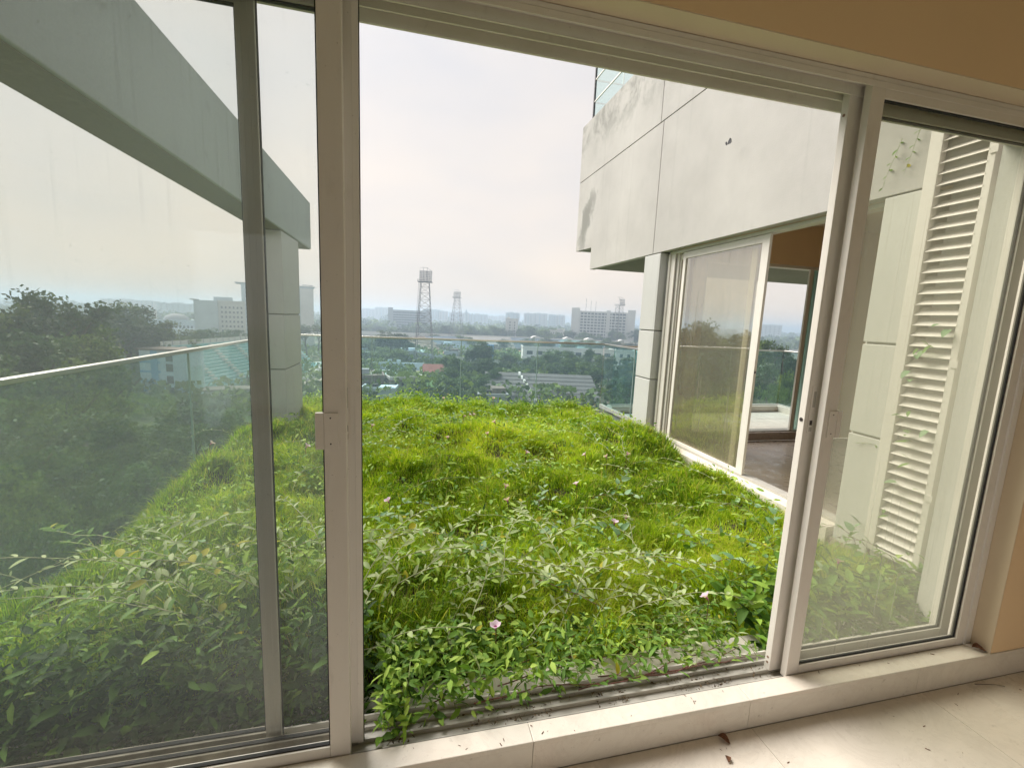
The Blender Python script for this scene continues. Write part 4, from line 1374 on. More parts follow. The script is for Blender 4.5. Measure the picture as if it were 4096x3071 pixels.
for i, (x, y, where) in enumerate(FL):
    z = float(bed_z(x, y)) + 0.195
    if i in (6, 7, 21):
        z = 0.26
    near = y < 2
    t = thing('morning_glory_flower', ('pink trumpet flower ' if True else '') + where, 'flower', (x, y, z), group='pink morning glory flowers')
    tilt = Matrix.Rotation(g0.uniform(-0.75, 0.25), 4, 'X') @ Matrix.Rotation(g0.uniform(-0.7, 0.7), 4, 'Y')
    s = g0.uniform(0.85, 1.1)
    T_ = tilt @ Matrix.Diagonal((s, s, s, 1))
    share('corolla', COR, t, T_)
    share('floral_tube', THR, t, T_)
    share('calyx', CAL, t, T_)
    share('stalk', STK, t, Matrix.Identity(4))
# ================================================================== the city below
ground = MB().add([(-4200, -600, GZ), (4200, -600, GZ), (4200, 4600, GZ), (-4200, 4600, GZ)], [(0, 1, 2, 3)]).build('ground', 'city_ground')
structure(ground)
# body of our own tower below the terrace
own = thing('apartment_tower', 'our own pale apartment tower under the roof garden', 'building', (3, 0, GZ))
MB().box(-2.0, 8.3, -4.1, 7.9, GZ, -0.63).build('wall', 'render_plain', own)


# ---- trees
def crown_mesh(name, mat, rad, hgt, n_cl, n_leaf, leaf, seed, flat=0.0, cl_r=0.26):
    """leaf clumps scattered through an uneven crown; unit: crown radius ~rad, height hgt, centre at z=0"""
    g = np.random.default_rng(seed)
    # a few big lobes make the outline uneven
    lobes = g.normal(0, 1, (7, 3))
    lobes /= np.linalg.norm(lobes, axis=1, keepdims=True)
    lobes *= g.uniform(0.30, 0.62, (7, 1))
    lr = g.uniform(0.38, 0.62, 7)
    cs = []
    while len(cs) < n_cl:
        k = g.integers(0, 7)
        d = g.normal(0, 1, 3)
        d /= np.linalg.norm(d)
        p = lobes[k] + d * lr[k] * g.uniform(0.55, 1.0)
        if p[2] < -0.75:
            continue
        cs.append(p)
    cs = np.array(cs)
    if flat:
        cs[:, 2] = np.round(cs[:, 2] * 3) / 3 * (1 - flat) + cs[:, 2] * flat * 0.4
    off = g.normal(0, 1, (n_cl, n_leaf, 3))
    off /= np.linalg.norm(off, axis=2, keepdims=True)
    off *= g.random((n_cl, n_leaf, 1)) ** 0.4 * cl_r * g.uniform(0.6, 1.25, (n_cl, 1, 1))
    off[..., 2] *= 0.6
    P = (cs[:, None, :] + off).reshape(-1, 3) * np.array([rad, rad, hgt / 2])
    n = len(P)
    a = g.normal(0, 1, (n, 3))
    a[:, 2] *= 0.6
    a /= np.linalg.norm(a, axis=1, keepdims=True)
    b = np.cross(a, g.normal(0, 1, (n, 3)))
    b /= np.linalg.norm(b, axis=1, keepdims=True)
    s = leaf * g.uniform(0.6, 1.3, (n, 1))
    v = np.zeros((n, 4, 3), np.float32)
    v[:, 0] = P - a * s
    v[:, 1] = P + b * s * 0.55
    v[:, 2] = P + a * s
    v[:, 3] = P - b * s * 0.55
    loops = np.arange(n * 4)
    shade = np.repeat(np.clip(np.repeat(g.uniform(0.1, 0.9, n_cl), n_leaf) + g.normal(0, 0.15, n), 0, 1), 4)
    return np_mesh(name, v.reshape(-1, 3), loops, np.full(n, 4), mat, shade)


CROWN = {0: [], 1: [], 2: [], 3: []}
for i in range(3):
    CROWN[0].append(crown_mesh('crown_dark', 'tree_dark', 1, 2, 95, 60, 0.050, 300 + i))
    CROWN[1].append(crown_mesh('crown_mid', 'tree_mid', 1, 2, 85, 60, 0.050, 320 + i))
for i in range(2):
    CROWN[2].append(crown_mesh('crown_flat', 'tree_mid', 1, 2, 60, 55, 0.050, 340 + i, flat=0.5, cl_r=0.22))
    CROWN[3].append(crown_mesh('crown_light', 'tree_light', 1, 2, 65, 55, 0.050, 360 + i))


def trunk_mesh(seed):
    g = random.Random(seed)
    mb = MB()
    lean = (g.uniform(-.05, .05), g.uniform(-.05, .05))
    top = Vector((lean[0], lean[1], 0.62))
    mb.tube([(0, 0, -0.01), (lean[0] * .3, lean[1] * .3, 0.25), top], 0.030, 0.016, n=7)
    for k in range(6):
        a = k * 1.05 + g.uniform(-.3, .3)
        z = 0.36 + 0.045 * k
        p = Vector((lean[0] * z, lean[1] * z, z))
        q = p + Vector((math.cos(a) * .10, math.sin(a) * .10, 0.12))
        r = q + Vector((math.cos(a) * .13, math.sin(a) * .13, 0.14))
        mb.tube([p, q, r], 0.011, 0.004, n=5)
    me = bpy.data.meshes.new('trunk')
    me.from_pydata(mb.v, [], mb.f)
    me.materials.append(M('bark'))
    me.update()
    return me


TRUNK = [trunk_mesh(s) for s in range(3)]
TREES=[(-51.1,67.9,26.5,9.9,0),(-49.8,72.6,27.3,9.8,0),(-49.5,77.5,26.6,9.2,0),(-48.3,81.8,26.3,9.9,0),(-76.8,140.4,26.3,15.9,0),(-75.2,146.9,25.2,14,0),(-74,155.3,21.4,12.8,0),(-72.2,162.7,18.3,11.9,0),
(-71.8,169.4,14.4,9.2,0),(-42.7,58,22.8,7.8,1),(-41.7,62.3,21.7,9.2,1),(-40.2,66.8,22.5,8.1,1),(-40.6,71.2,21.3,6.4,1),(-74.2,148.5,15,14.4,1),(-36,50.5,20.2,6.9,1),(-34.5,53.9,19.5,7.6,1),
(-34.7,58.5,18.7,6.4,1),(-34.6,60.9,16.1,4.4,0),(-29.8,40.1,18.3,6.1,1),(-28.8,43.3,16.9,6.5,0),(-28,47.3,15.7,6.9,0),(-27.4,51.1,14.3,6,0),(-27.5,57.8,13.4,7.5,0),(-27.2,64.5,13.3,7.1,1),
(-24.3,65.7,11.4,6.7,1),(-22.2,70.6,9.9,8.1,0),(-19.6,77.6,8.3,8.2,1),(-23.3,32.5,15.8,4.6,1),(-22.3,35.6,14.4,5.2,0),(-21.6,40.6,13.3,6.1,1),(-20.9,45.4,12.2,6,0),(-20,50.1,11.8,5.7,0),
(-19,27,14.4,3.4,1),(-18.1,31.1,13.3,4,0),(-17.7,35.9,12.1,4.7,1),(-18.5,50.7,9.7,5.3,1),(-79.5,172.6,18.6,9.2,2),(-67.4,156.1,17.5,9.2,2),(-68.2,172,19,10.2,2),(-69.6,192.8,19.4,14.4,2),
(-71.1,218.7,17.8,14.3,2),(-51.3,254.9,19.7,9.3,2),(-47.7,265.7,19,8.3,2),(-56.6,253.8,17.6,10.5,2),(-23,269,11.1,11.6,1),(-15.6,261.5,13.4,12.7,0),(-8.6,255.9,16.9,12.5,0),(-1.8,258,15.1,11.3,0),
(2.3,250,10.4,8.3,1),(-11.4,231.7,9.2,13.9,3),(-2.8,228,9.1,11.3,1),(-18.9,235.2,6.8,10.2,1),(-6.5,157.9,5.5,4.9,3),(1.5,160,6.1,7.1,3),(-1.9,156,4.8,5.2,3),(4,155.9,4.8,3.5,3),
(15.7,171.3,11.2,6.8,1),(19.6,163.8,11,7.4,1),(15.4,149.2,8.4,8.5,1),(12.1,139.5,7.1,7.1,1),(17.3,136.9,7.5,7,3),(9.7,127.6,5.7,6.5,1),(14.3,123.2,5.7,7.8,1),(19.5,124.5,5.9,7.2,1),
(28.8,187.8,13.8,7.5,0),(32.4,193.3,15.6,7.7,0),(35.1,186.7,14.6,8.6,0),(26.2,170,10.1,7.8,0),(30.3,165.2,10.6,8.6,0),(28.8,149.2,8.6,6.1,1),(23.9,137.9,6.6,6.4,1),(46,199.8,9.5,8.1,0),
(50.7,201.7,10,7.1,3),(41.9,191.5,7.3,7.8,0),(55.1,197.5,8.1,7,0),(59.8,197.1,9.4,8.2,3),(54.2,182.1,8.5,8.6,1),(70.4,200,12.8,13.1,3),(63.8,194.8,10.9,8.1,1),(73.5,191.4,12,9.2,1),
(70.2,176.6,11.5,9.6,1),(79.8,183.4,14,6.7,1),(78.5,170.8,12.2,7.3,1),(61,175.7,9.2,10.5,1),(63.9,168.3,9,9.1,1),(67.2,158.3,10.1,9.6,1),(69.1,150.9,9.5,7.4,1),(78.2,159.9,13.1,5.9,1),
(69,133.2,12.4,6.6,0),(71.6,131.8,15,7.4,0),(69.5,121.5,14.8,7.6,0),(77,128.7,15.8,8.1,0),(57.9,114.2,11,5.7,1),(56.7,103.5,11.8,5.9,1),(61.4,103.1,13.2,7.2,0),(71.9,108.3,23.7,7.6,0),
(79.3,109.2,26,8.4,0),(79.9,102.6,25.5,7.3,0),(77.6,91.5,24.6,5.4,0),(79.5,87.2,23.9,5.2,0),(77.2,81.2,25,6,2),(77.9,77.6,22.8,4.8,0),(80.1,75.4,22.2,4.7,0),(49.4,75.2,18.5,6.7,1),
(54.2,74.3,19.2,6.7,0),(56.5,70.1,19.2,6.5,1),(58.2,66,20.5,5.3,0),(59.1,62.5,20.5,4.7,0),(59.2,59.6,20.7,3.7,3),(62.4,59.2,20.4,4.1,0),(48.6,50.4,18.3,3.4,1),(47.1,46.2,19.3,2.9,3),
(48.6,53.1,17.6,3.2,1),(48.1,45.2,18.8,2.8,3),(83.5,71.6,23.1,6.5,0),(82.6,64.8,22.8,6,0),(62.3,50.2,20.3,5,1),(-48.3,468.7,10,17,0),(-40.6,448.3,12.3,10.8,0),(-40,517.1,13.2,19.7,1),
(-32.4,509.1,13.7,17.5,0),(-23.5,516.8,10.1,20.1,1),(-20.6,514.4,12.2,14.7,1),(-10.9,440.1,13.1,15.6,1),(-6.3,464.4,14.1,16.7,0),(1.5,444.6,12.5,18.1,0),(9.7,472.2,14.2,15.9,1),(12.8,440.5,13.6,11.3,0),
(20.2,449.1,11.1,13,1),(26.9,481.2,14.2,18.2,0),(33.7,468.2,11.8,14,1),(41.3,465.4,16.6,16.4,0),(46.9,481.3,10.6,14.7,1),(54.1,487.2,11.4,18.2,1),(57.7,440.1,17,18.5,1),(71.4,494.1,17,15.4,1),
(67.9,439.2,15.5,18,0),(77.5,449.9,16,19.1,1),(93,494.4,13.1,13.6,1),(91.6,464.7,17.8,13.1,1),(100.9,465.5,11.6,16,1),(105.3,465.9,16.5,19.3,0),(121.5,502.3,10.6,18.6,1),(121,463.8,17.5,16.3,1),
(133.8,484.7,15.9,19.3,1),(128.6,446.3,19,16.1,1),(144.5,480.3,15.3,18.5,1),(139.5,432.3,17.5,18,1),(156.4,468.3,17.5,16.3,1),(155,441.4,14.4,16.8,1),(178,482,16.4,14.4,1),(165.9,436.3,17.7,12.8,0),
(186.1,473,17.1,15.1,0),(174,419.1,15.8,17.2,1),(183.2,426.5,14.4,15.9,1),(184.6,416.6,14.3,15.8,1),(207.8,449.1,19.1,17.4,0),(197.3,408.1,14.9,17.9,0),(201.1,408.7,20.1,11.5,1),(202.4,397.1,17.4,12.5,1),
(221.8,417.2,21.5,13.7,1),(232.9,424.1,16.9,19.4,1),(237.1,421.5,21.1,14.4,1),(-36,348.3,9.8,11.6,2),(-25.2,349.8,9.8,12.8,2),(-16.6,349.9,10.5,10,2),(-10,367.5,10.2,13.7,0),(1.9,367.6,7.3,12.7,0),
(13.3,373.1,8.8,12.7,0),(25.2,383.4,9.4,13.8,1),(30.5,356,7.9,15.5,0),(44.7,367.2,10.9,13.1,1),(51.5,357,11.4,13,2),(66,370.4,7.6,12.2,1),(75.9,348.3,9.7,13,1),(89.9,369.4,8.2,16.5,0),
(98.3,352.9,11.5,12.4,1),(106.2,342.9,13.1,14.2,2),(115.5,348.5,13.1,14.5,0),(122.1,323.3,12.1,14.2,1),(144,355,10.3,14.8,1),(149.7,342.5,11,16,1),(163,341.5,13.7,14.8,1),(164.8,324.4,12.2,11.8,0),
(173.6,321,12.8,11.9,0)]
def zone_label(x, y, h, k):
    d = math.hypot(x, y)
    az = math.degrees(math.atan2(x, y))
    if az < -14:
        if d < 48:
            return 'low leafy tree far below the left glass balustrade', 'trees below the left balustrade'
        if d < 72:
            return 'dense green tree below the left steel rail', 'trees under the left rail'
        if d < 125:
            return 'tall dark tree rising to the skyline at far left', 'tall dark trees on the left'
        return 'flat-topped tree in front of the pale mid-rise blocks', 'trees before the left blocks'
    if az > 30.5:
        return 'leafy tree seen past or through the wing doors', 'trees beyond the wing'
    if d > 425:
        return 'hazy tree beyond the elevated road', 'hazy trees beyond the elevated road'
    if d > 330:
        return 'tree standing along the elevated road', 'trees along the elevated road'
    if az < 3.2:
        return 'tree around the little swimming pool compound', 'trees round the pool compound'
    if az < 12.5:
        return 'bushy tree left of the grey stepped terraces', 'trees left of the stepped terraces'
    return 'bushy tree behind the grey stepped terraces', 'trees behind the stepped terraces'


g1 = random.Random(9)
for i, (x, y, h, w, k) in enumerate(TREES):
    lb, gp = zone_label(x, y, h, k)
    t = thing('tree', lb, 'tree', (x, y, GZ), g1.uniform(0, 6.28), gp)
    ch = h * (0.62 if k != 2 else 0.42)
    if h < 9:
        ch = h * 0.8
    rad = max(w * 0.66, 1.6)
    ch = max(ch, min(rad * 1.3, h * .95))
    share('trunk', TRUNK[i % 3], t, Matrix.Diagonal((h * .9, h * .9, h, 1)))
    cr_ = CROWN[k][i % len(CROWN[k])]
    share('crown', cr_, t, Matrix.Translation((0, 0, h - ch * 0.46)) @ Matrix.Diagonal((rad, rad, ch * 0.5, 1)))


# ---- far woods: one hazy mass between the far buildings
def woods(name, label, n, ymin, ymax, az0, az1, hmin, hmax, seed, leaf=1.5):
    g = np.random.default_rng(seed)
    d = g.uniform(ymin, ymax, n)
    az = np.radians(g.uniform(az0, az1, n))
    cx, cy = d * np.sin(az), d * np.cos(az)
    ch = g.uniform(hmin, hmax, n)
    m = 34
    off = g.normal(0, 1, (n, m, 3))
    off /= np.linalg.norm(off, axis=2, keepdims=True)
    P = np.zeros((n, m, 3))
    P[..., 0] = cx[:, None] + off[..., 0] * g.uniform(5, 9, (n, 1))
    P[..., 1] = cy[:, None] + off[..., 1] * g.uniform(5, 9, (n, 1))
    P[..., 2] = GZ + ch[:, None] * (0.62 + 0.38 * off[..., 2])
    P = P.reshape(-1, 3)
    k = len(P)
    a = g.normal(0, 1, (k, 3))
    a /= np.linalg.norm(a, axis=1, keepdims=True)
    b = np.cross(a, g.normal(0, 1, (k, 3)))
    b /= np.linalg.norm(b, axis=1, keepdims=True)
    s = leaf * g.uniform(0.8, 1.6, (k, 1))
    v = np.zeros((k, 4, 3), np.float32)
    v[:, 0], v[:, 1], v[:, 2], v[:, 3] = P - a * s, P + b * s, P + a * s, P - b * s
    sh = np.repeat(np.repeat(g.random(n), m), 4)
    o = bpy.data.objects.new(name, np_mesh(name, v.reshape(-1, 3), np.arange(k * 4), np.full(k, 4), 'tree_mid', sh))
    link(o)
    return tag(o, label, 'woods', kind='stuff')


woods('woods', 'hazy belt of woods between the far city blocks', 1300, 530, 1050, -50, 62, 10, 17, 1)
woods('woods', 'faint woods along the horizon behind the city', 900, 1100, 2600, -52, 64, 12, 24, 2, 3.0)
woods('woods', 'low shrubs and gardens filling the ground between the trees', 520, 120, 330, -40, 42, 3, 6, 3, 0.8)


# ---- buildings
_WIN = {}


def win_mesh(w, h, mat):
    key = (round(w, 2), round(h, 2), mat)
    if key not in _WIN:
        mb = MB().box(-w / 2, w / 2, -0.10, 0.0, 0, h)
        me = bpy.data.meshes.new('window')
        me.from_pydata(mb.v, [], mb.f)
        me.materials.append(M(mat))
        me.update()
        _WIN[key] = me
    return _WIN[key]


def block(name, label, p0, p1, depth, ztop, mat, floors=0, cols=0, ww=1.6, wh=1.3, f0=-16.0, fh=3.1, side_mat=None, parapet=True, extra=None, win='far_window', group=None, band=None, margin=1.0, sides=True):
    """slab building: facade from p0 to p1 (left to right seen from us), depth behind it"""
    a, b = Vector((*p0, 0)), Vector((*p1, 0))
    L = (b - a).length
    rz = math.atan2(b.y - a.y, b.x - a.x)
    t = thing(name, label, 'building', (a.x, a.y, GZ), rz, group)
    H = ztop - GZ
    MB().box(0, L, 0, depth, 0, H).build('wall', mat, t, local=True)
    if parapet:
        r = MB().box(-0.3, L + 0.3, -0.3, 0.15, H + 0.003, H + 0.9)
        r.box(-0.3, 0.15, 0.151, depth + 0.3, H + 0.003, H + 0.9)
        r.box(L - 0.15, L + 0.3, 0.151, depth + 0.3, H + 0.003, H + 0.9)
        r.build('parapet', side_mat or mat, t, local=True)
    for f in range(floors):
        z = f0 - GZ + f * fh
        if z + wh > H - 0.4:
            break
        if band:
            MB().box(margin, L - margin, -0.5, -0.003, z - band, z - 0.05).build('balcony_band', mat, t, local=True)
        for c in range(cols):
            x = margin + (L - 2 * margin) * (c + 0.5) / cols
            share('window', win_mesh(ww, wh, win), t, Matrix.Translation((x, -0.004, z)))
    if extra:
        for (n_, x0, x1, y0, y1, z0, z1, m_) in extra:
            MB().box(x0, x1, y0, y1, z0 - GZ, z1 - GZ).build(n_, m_, t, local=True)
    return t


# big white slab with stair towers
block('office_building', 'long white eight-storey slab with stair towers right of the centre', (168.0, 439.0), (226.4, 411.9), 16, 12.0, 'far_white', 10, 13, 2.6, 1.7, -17.5, 3.0,
      extra=[('stair_tower', 0, 8.2, -1.2, 6, GZ, 15.9, 'far_white'), ('stair_tower', 35.5, 39.5, -1.0, 4, GZ, 14.2, 'far_white'), ('stair_tower', 56.5, 64.3, -1.2, 6, GZ, 15.4, 'far_white'),
             ('roof_mast', 14.0, 14.3, 5, 5.3, 12.9, 26.0, 'tower_steel'), ('roof_mast', 19.0, 19.25, 5, 5.3, 12.9, 24.0, 'tower_steel'), ('roof_mast', 24.0, 24.3, 5, 5.3, 12.9, 23.0, 'tower_steel')], band=1.3, margin=9.0)
block('office_building', 'long grey slab with dark bands behind the tallest floodlight mast', (-22.6, 600.0), (31.5, 599.0), 18, 6.2, 'far_grey', 7, 12, 3.2, 1.4, -15.5, 3.1,
      extra=[('stair_tower', 0, 6, -1, 6, GZ, 9.8, 'far_grey'), ('stair_tower', 49, 54.1, -1, 6, GZ, 10.2, 'far_grey')], band=1.3, margin=6.5)
block('apartment_building', 'narrow white apartment block with window columns near the centre', (104.5, 469.0), (116.0, 465.0), 14, 1.2, 'far_white', 6, 4, 1.2, 1.5, -17.8, 3.0,
      extra=[('roof_hut', 1, 4, 3, 7, 1.2, 3.4, 'far_white'), ('balcony_stack', 1.8, 3.0, -1.2, -0.01, -20, 0.4, 'far_white'), ('balcony_stack', 6.6, 7.8, -1.2, -0.01, -20, 0.4, 'far_white')])
# left mid-rises
block('office_building', 'pale blue-grey mid-rise with rows of small windows left of the column', (-112.7, 310.2), (-99.0, 314.8), 13, 4.4, 'far_white', 6, 6, 1.0, 1.3, -14.0, 2.9,
      extra=[('gable_wall', -11.8, -0.01, -4.6, 12, GZ, 4.9, 'far_blue'), ('roof_hut', -2.0, 8, 2, 9, 4.41, 7.4, 'far_blue'), ('roof_canopy', -13.5, -9.5, -4.8, 10, 4.95, 5.4, 'far_grey'), ('antenna', 5, 5.12, 5, 5.12, 7.4, 12.0, 'tower_steel')])
block('tower_block', 'tall pale tower block standing behind the left column', (-109.8, 342.8), (-66.0, 354.0), 16, 17.0, 'far_blue', 11, 10, 1.6, 1.5, -14.0, 2.8,
      extra=[('roof_slab', -3.5, 46.5, -1.0, 17, 17.95, 18.6, 'far_grey'), ('roof_frame', 38, 45, -1.5, 3, 19.2, 19.5, 'tower_steel'), ('roof_post', 38, 38.3, -1.2, -0.9, 18.6, 19.2, 'tower_steel'), ('roof_post', 44, 44.3, -1.2, -0.9, 18.6, 19.2, 'tower_steel'),
             ('end_bay', 36.5, 45.2, -0.8, -0.003, GZ, 17.0, 'far_white')])
mq = block('domed_hall', 'low wide hall with a dark round dome beyond the left trees', (-176.0, 358.0), (-150.0, 371.0), 30, -10.0, 'far_blue', 1, 12, 1.2, 2.2, -15.5, 3, parapet=True,
           extra=[('lower_terrace', -14, 34, -9, -0.01, GZ, -15.0, 'far_blue'), ('minaret', 6.0, 7.6, 3, 4.6, -10, -3.0, 'far_white')])
dm = MB()
vs, fs = [], []
for j in range(7):
    e = j / 6 * math.pi / 2
    for k in range(24):
        a = 2 * math.pi * k / 24
        vs.append((19 + 8.0 * math.cos(e) * math.cos(a), 12 + 8.0 * math.cos(e) * math.sin(a), 14.0 + 5.2 * math.sin(e)))
for j in range(6):
    for k in range(24):
        fs.append((j * 24 + k, j * 24 + (k + 1) % 24, (j + 1) * 24 + (k + 1) % 24, (j + 1) * 24 + k))
dm.add(vs, fs)
dm.build('dome', 'far_grey', mq, smooth=True, local=True)

# hazy distant blocks
FAR = [((-150, 1296), (-118, 1297), 9, 'pale far block at the left end of the skyline by the lock stile'), ((-118, 1295), (-84, 1296), 12.0, 'second pale far block from the lock stile'), ((-84, 1299), (-48, 1300), 17.0, 'pale far block just left of the grey slab'),
       ((40, 1120), (76, 1099), 15.0, 'pale far block right behind the tallest floodlight mast'), ((77, 1097), (100, 1096), 12.5, 'pale far block between the two left floodlight masts'), ((104, 1110), (150, 1096), 10.0, 'pale far block behind the second floodlight mast'),
       ((152, 1096), (194, 1083), 8.8, 'pale far block beside the slim minaret'), ((268, 1476), (300, 1470), 7.6, 'faintest far block right of the minaret'), ((302, 1472), (332, 1463), 10.0, 'faint far block next to the hazy towers'),
       ((195.7, 878.5), (222.7, 872.0), 13.0, 'hazy tower right behind the narrow white apartment block'), ((243.8, 918), (262, 913), 13.6, 'first hazy tower of the pair left of the white slab'), ((262.5, 915), (291, 904), 14.5, 'second hazy tower left of the white slab, with roof dome'),
       ((309, 951), (325, 946), 13.8, 'slim hazy tower close to the white slab'), ((326, 949), (342, 940), 13.6, 'slimmest hazy tower touching the white slab'), ((400, 1000), (450, 975), 9.0, 'hazy low block right of the white slab'),
       ((-420, 900), (-360, 930), 3.0, 'hazy low block above the domed hall'), ((-330, 960), (-280, 975), 4.0, 'hazy low block left of the pale mid-rise'), ((-560, 1000), (-480, 1040), 6.0, 'hazy wide block behind the tall left trees'),
       ((640, 900), (700, 860), 8.0, 'hazy block seen through the wing doors, left'), ((720, 850), (790, 800), 12.0, 'hazy block seen through the wing doors, right'), ((-20, 1500), (40, 1500), 12.0, 'faint block behind the grey slab')]
for i, (p0, p1, zt, lb) in enumerate(FAR):
    L = math.hypot(p1[0] - p0[0], p1[1] - p0[1])
    nc = max(3, int(L / 8))
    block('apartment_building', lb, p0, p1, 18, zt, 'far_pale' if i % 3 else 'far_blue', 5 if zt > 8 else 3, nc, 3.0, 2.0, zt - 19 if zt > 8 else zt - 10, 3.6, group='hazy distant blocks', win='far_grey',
          extra=[('roof_hut', L * .3, L * .55, 3, 9, zt, zt + 2.6, 'far_pale'), ('roof_hut', L * .72, L * .84, 2, 6, zt, zt + 1.7, 'far_blue'), ('water_tank', L * .12, L * .19, 2, 5, zt, zt + 2.0, 'far_grey'), ('stair_bay', L * .44, L * .52, -0.8, -0.02, GZ, zt - 0.5, 'far_blue')])
# minaret
mn = thing('minaret', 'slim hazy minaret with a round gallery on the skyline', 'minaret', (117.4, 892.3, GZ))
MB().tube([(117.4, 892.3, GZ), (117.4, 892.3, 8)], 3.2, 2.6, n=12).build('shaft', 'far_blue', mn)
MB().tube([(117.4, 892.3, 8), (117.4, 892.3, 9.5), (117.4, 892.3, 11)], 4.6, 4.2, n=14).build('gallery', 'far_blue', mn)
MB().tube([(117.4, 892.3, 11), (117.4, 892.3, 14.5), (117.4, 892.3, 17.5)], 2.8, 0.3, n=12).build('cap', 'far_blue', mn)
for i, (x, y) in enumerate(((150, 455), (157, 450))):
    block('house', ('small cream house left of the white slab', 'second small cream house touching the white slab')[i], (x, y), (x + 6, y - 3), 8, -9.0 + i * 1.5, 'far_white', 2, 2, 1.2, 1.3, -15.0, 3.0)

# low roofs half hidden by the trees
gh = random.Random(21)
HS = [(-30, 262, 9), (-14, 274, 11), (22, 262, 8), (34, 216, 9), (58, 208, 10), (70, 214, 8), (88, 206, 11), (104, 204, 9), (132, 196, 10), (22, 330, 12), (-40, 300, 12), (-8, 330, 14), (60, 350, 12), (150, 300, 13), (190, 300, 12), (128, 350, 12), (-2, 236, 7), (30, 282, 9), (-26, 232, 8), (210, 330, 14), (96, 186, 8), (120, 178, 9), (20, 120, 8), (-12, 128, 9)]
HW = ['left of the tallest mast', 'behind the pool compound', 'right of the red-roofed hut', 'left of the stadium wall', 'before the stadium', 'below the white pavilion', 'right of the pavilion', 'by the turquoise hall']
for i, (x, y, w_) in enumerate(HS):
    zt = GZ + gh.uniform(3.2, 6.5)
    dpt = gh.uniform(5, 9)
    block('house', 'low flat-roofed house half hidden by trees %s' % HW[min(7, int((math.degrees(math.atan2(x, y)) + 9) / 5.5)) if y > 131 else 0], (x, y), (x + w_, y + gh.uniform(-2, 2)), dpt, zt, gh.choice(['far_white', 'far_grey', 'far_concrete', 'far_blue']), 2 if zt > GZ + 5 else 1, 3, 1.2, 1.2, GZ + 1.2, 2.7, group='low houses among the trees',
          extra=[('water_tank', w_ * .3, w_ * .3 + 1.4, 2, 3.4, zt, zt + 1.5, 'gasket_black'), ('roof_sheet', w_ * .5, w_ * .98, dpt * .3, dpt * .9, zt + 0.004, zt + gh.uniform(0.3, 2.2), gh.choice(['roof_brown', 'roof_red', 'far_grey', 'pale_blue_paint']))])

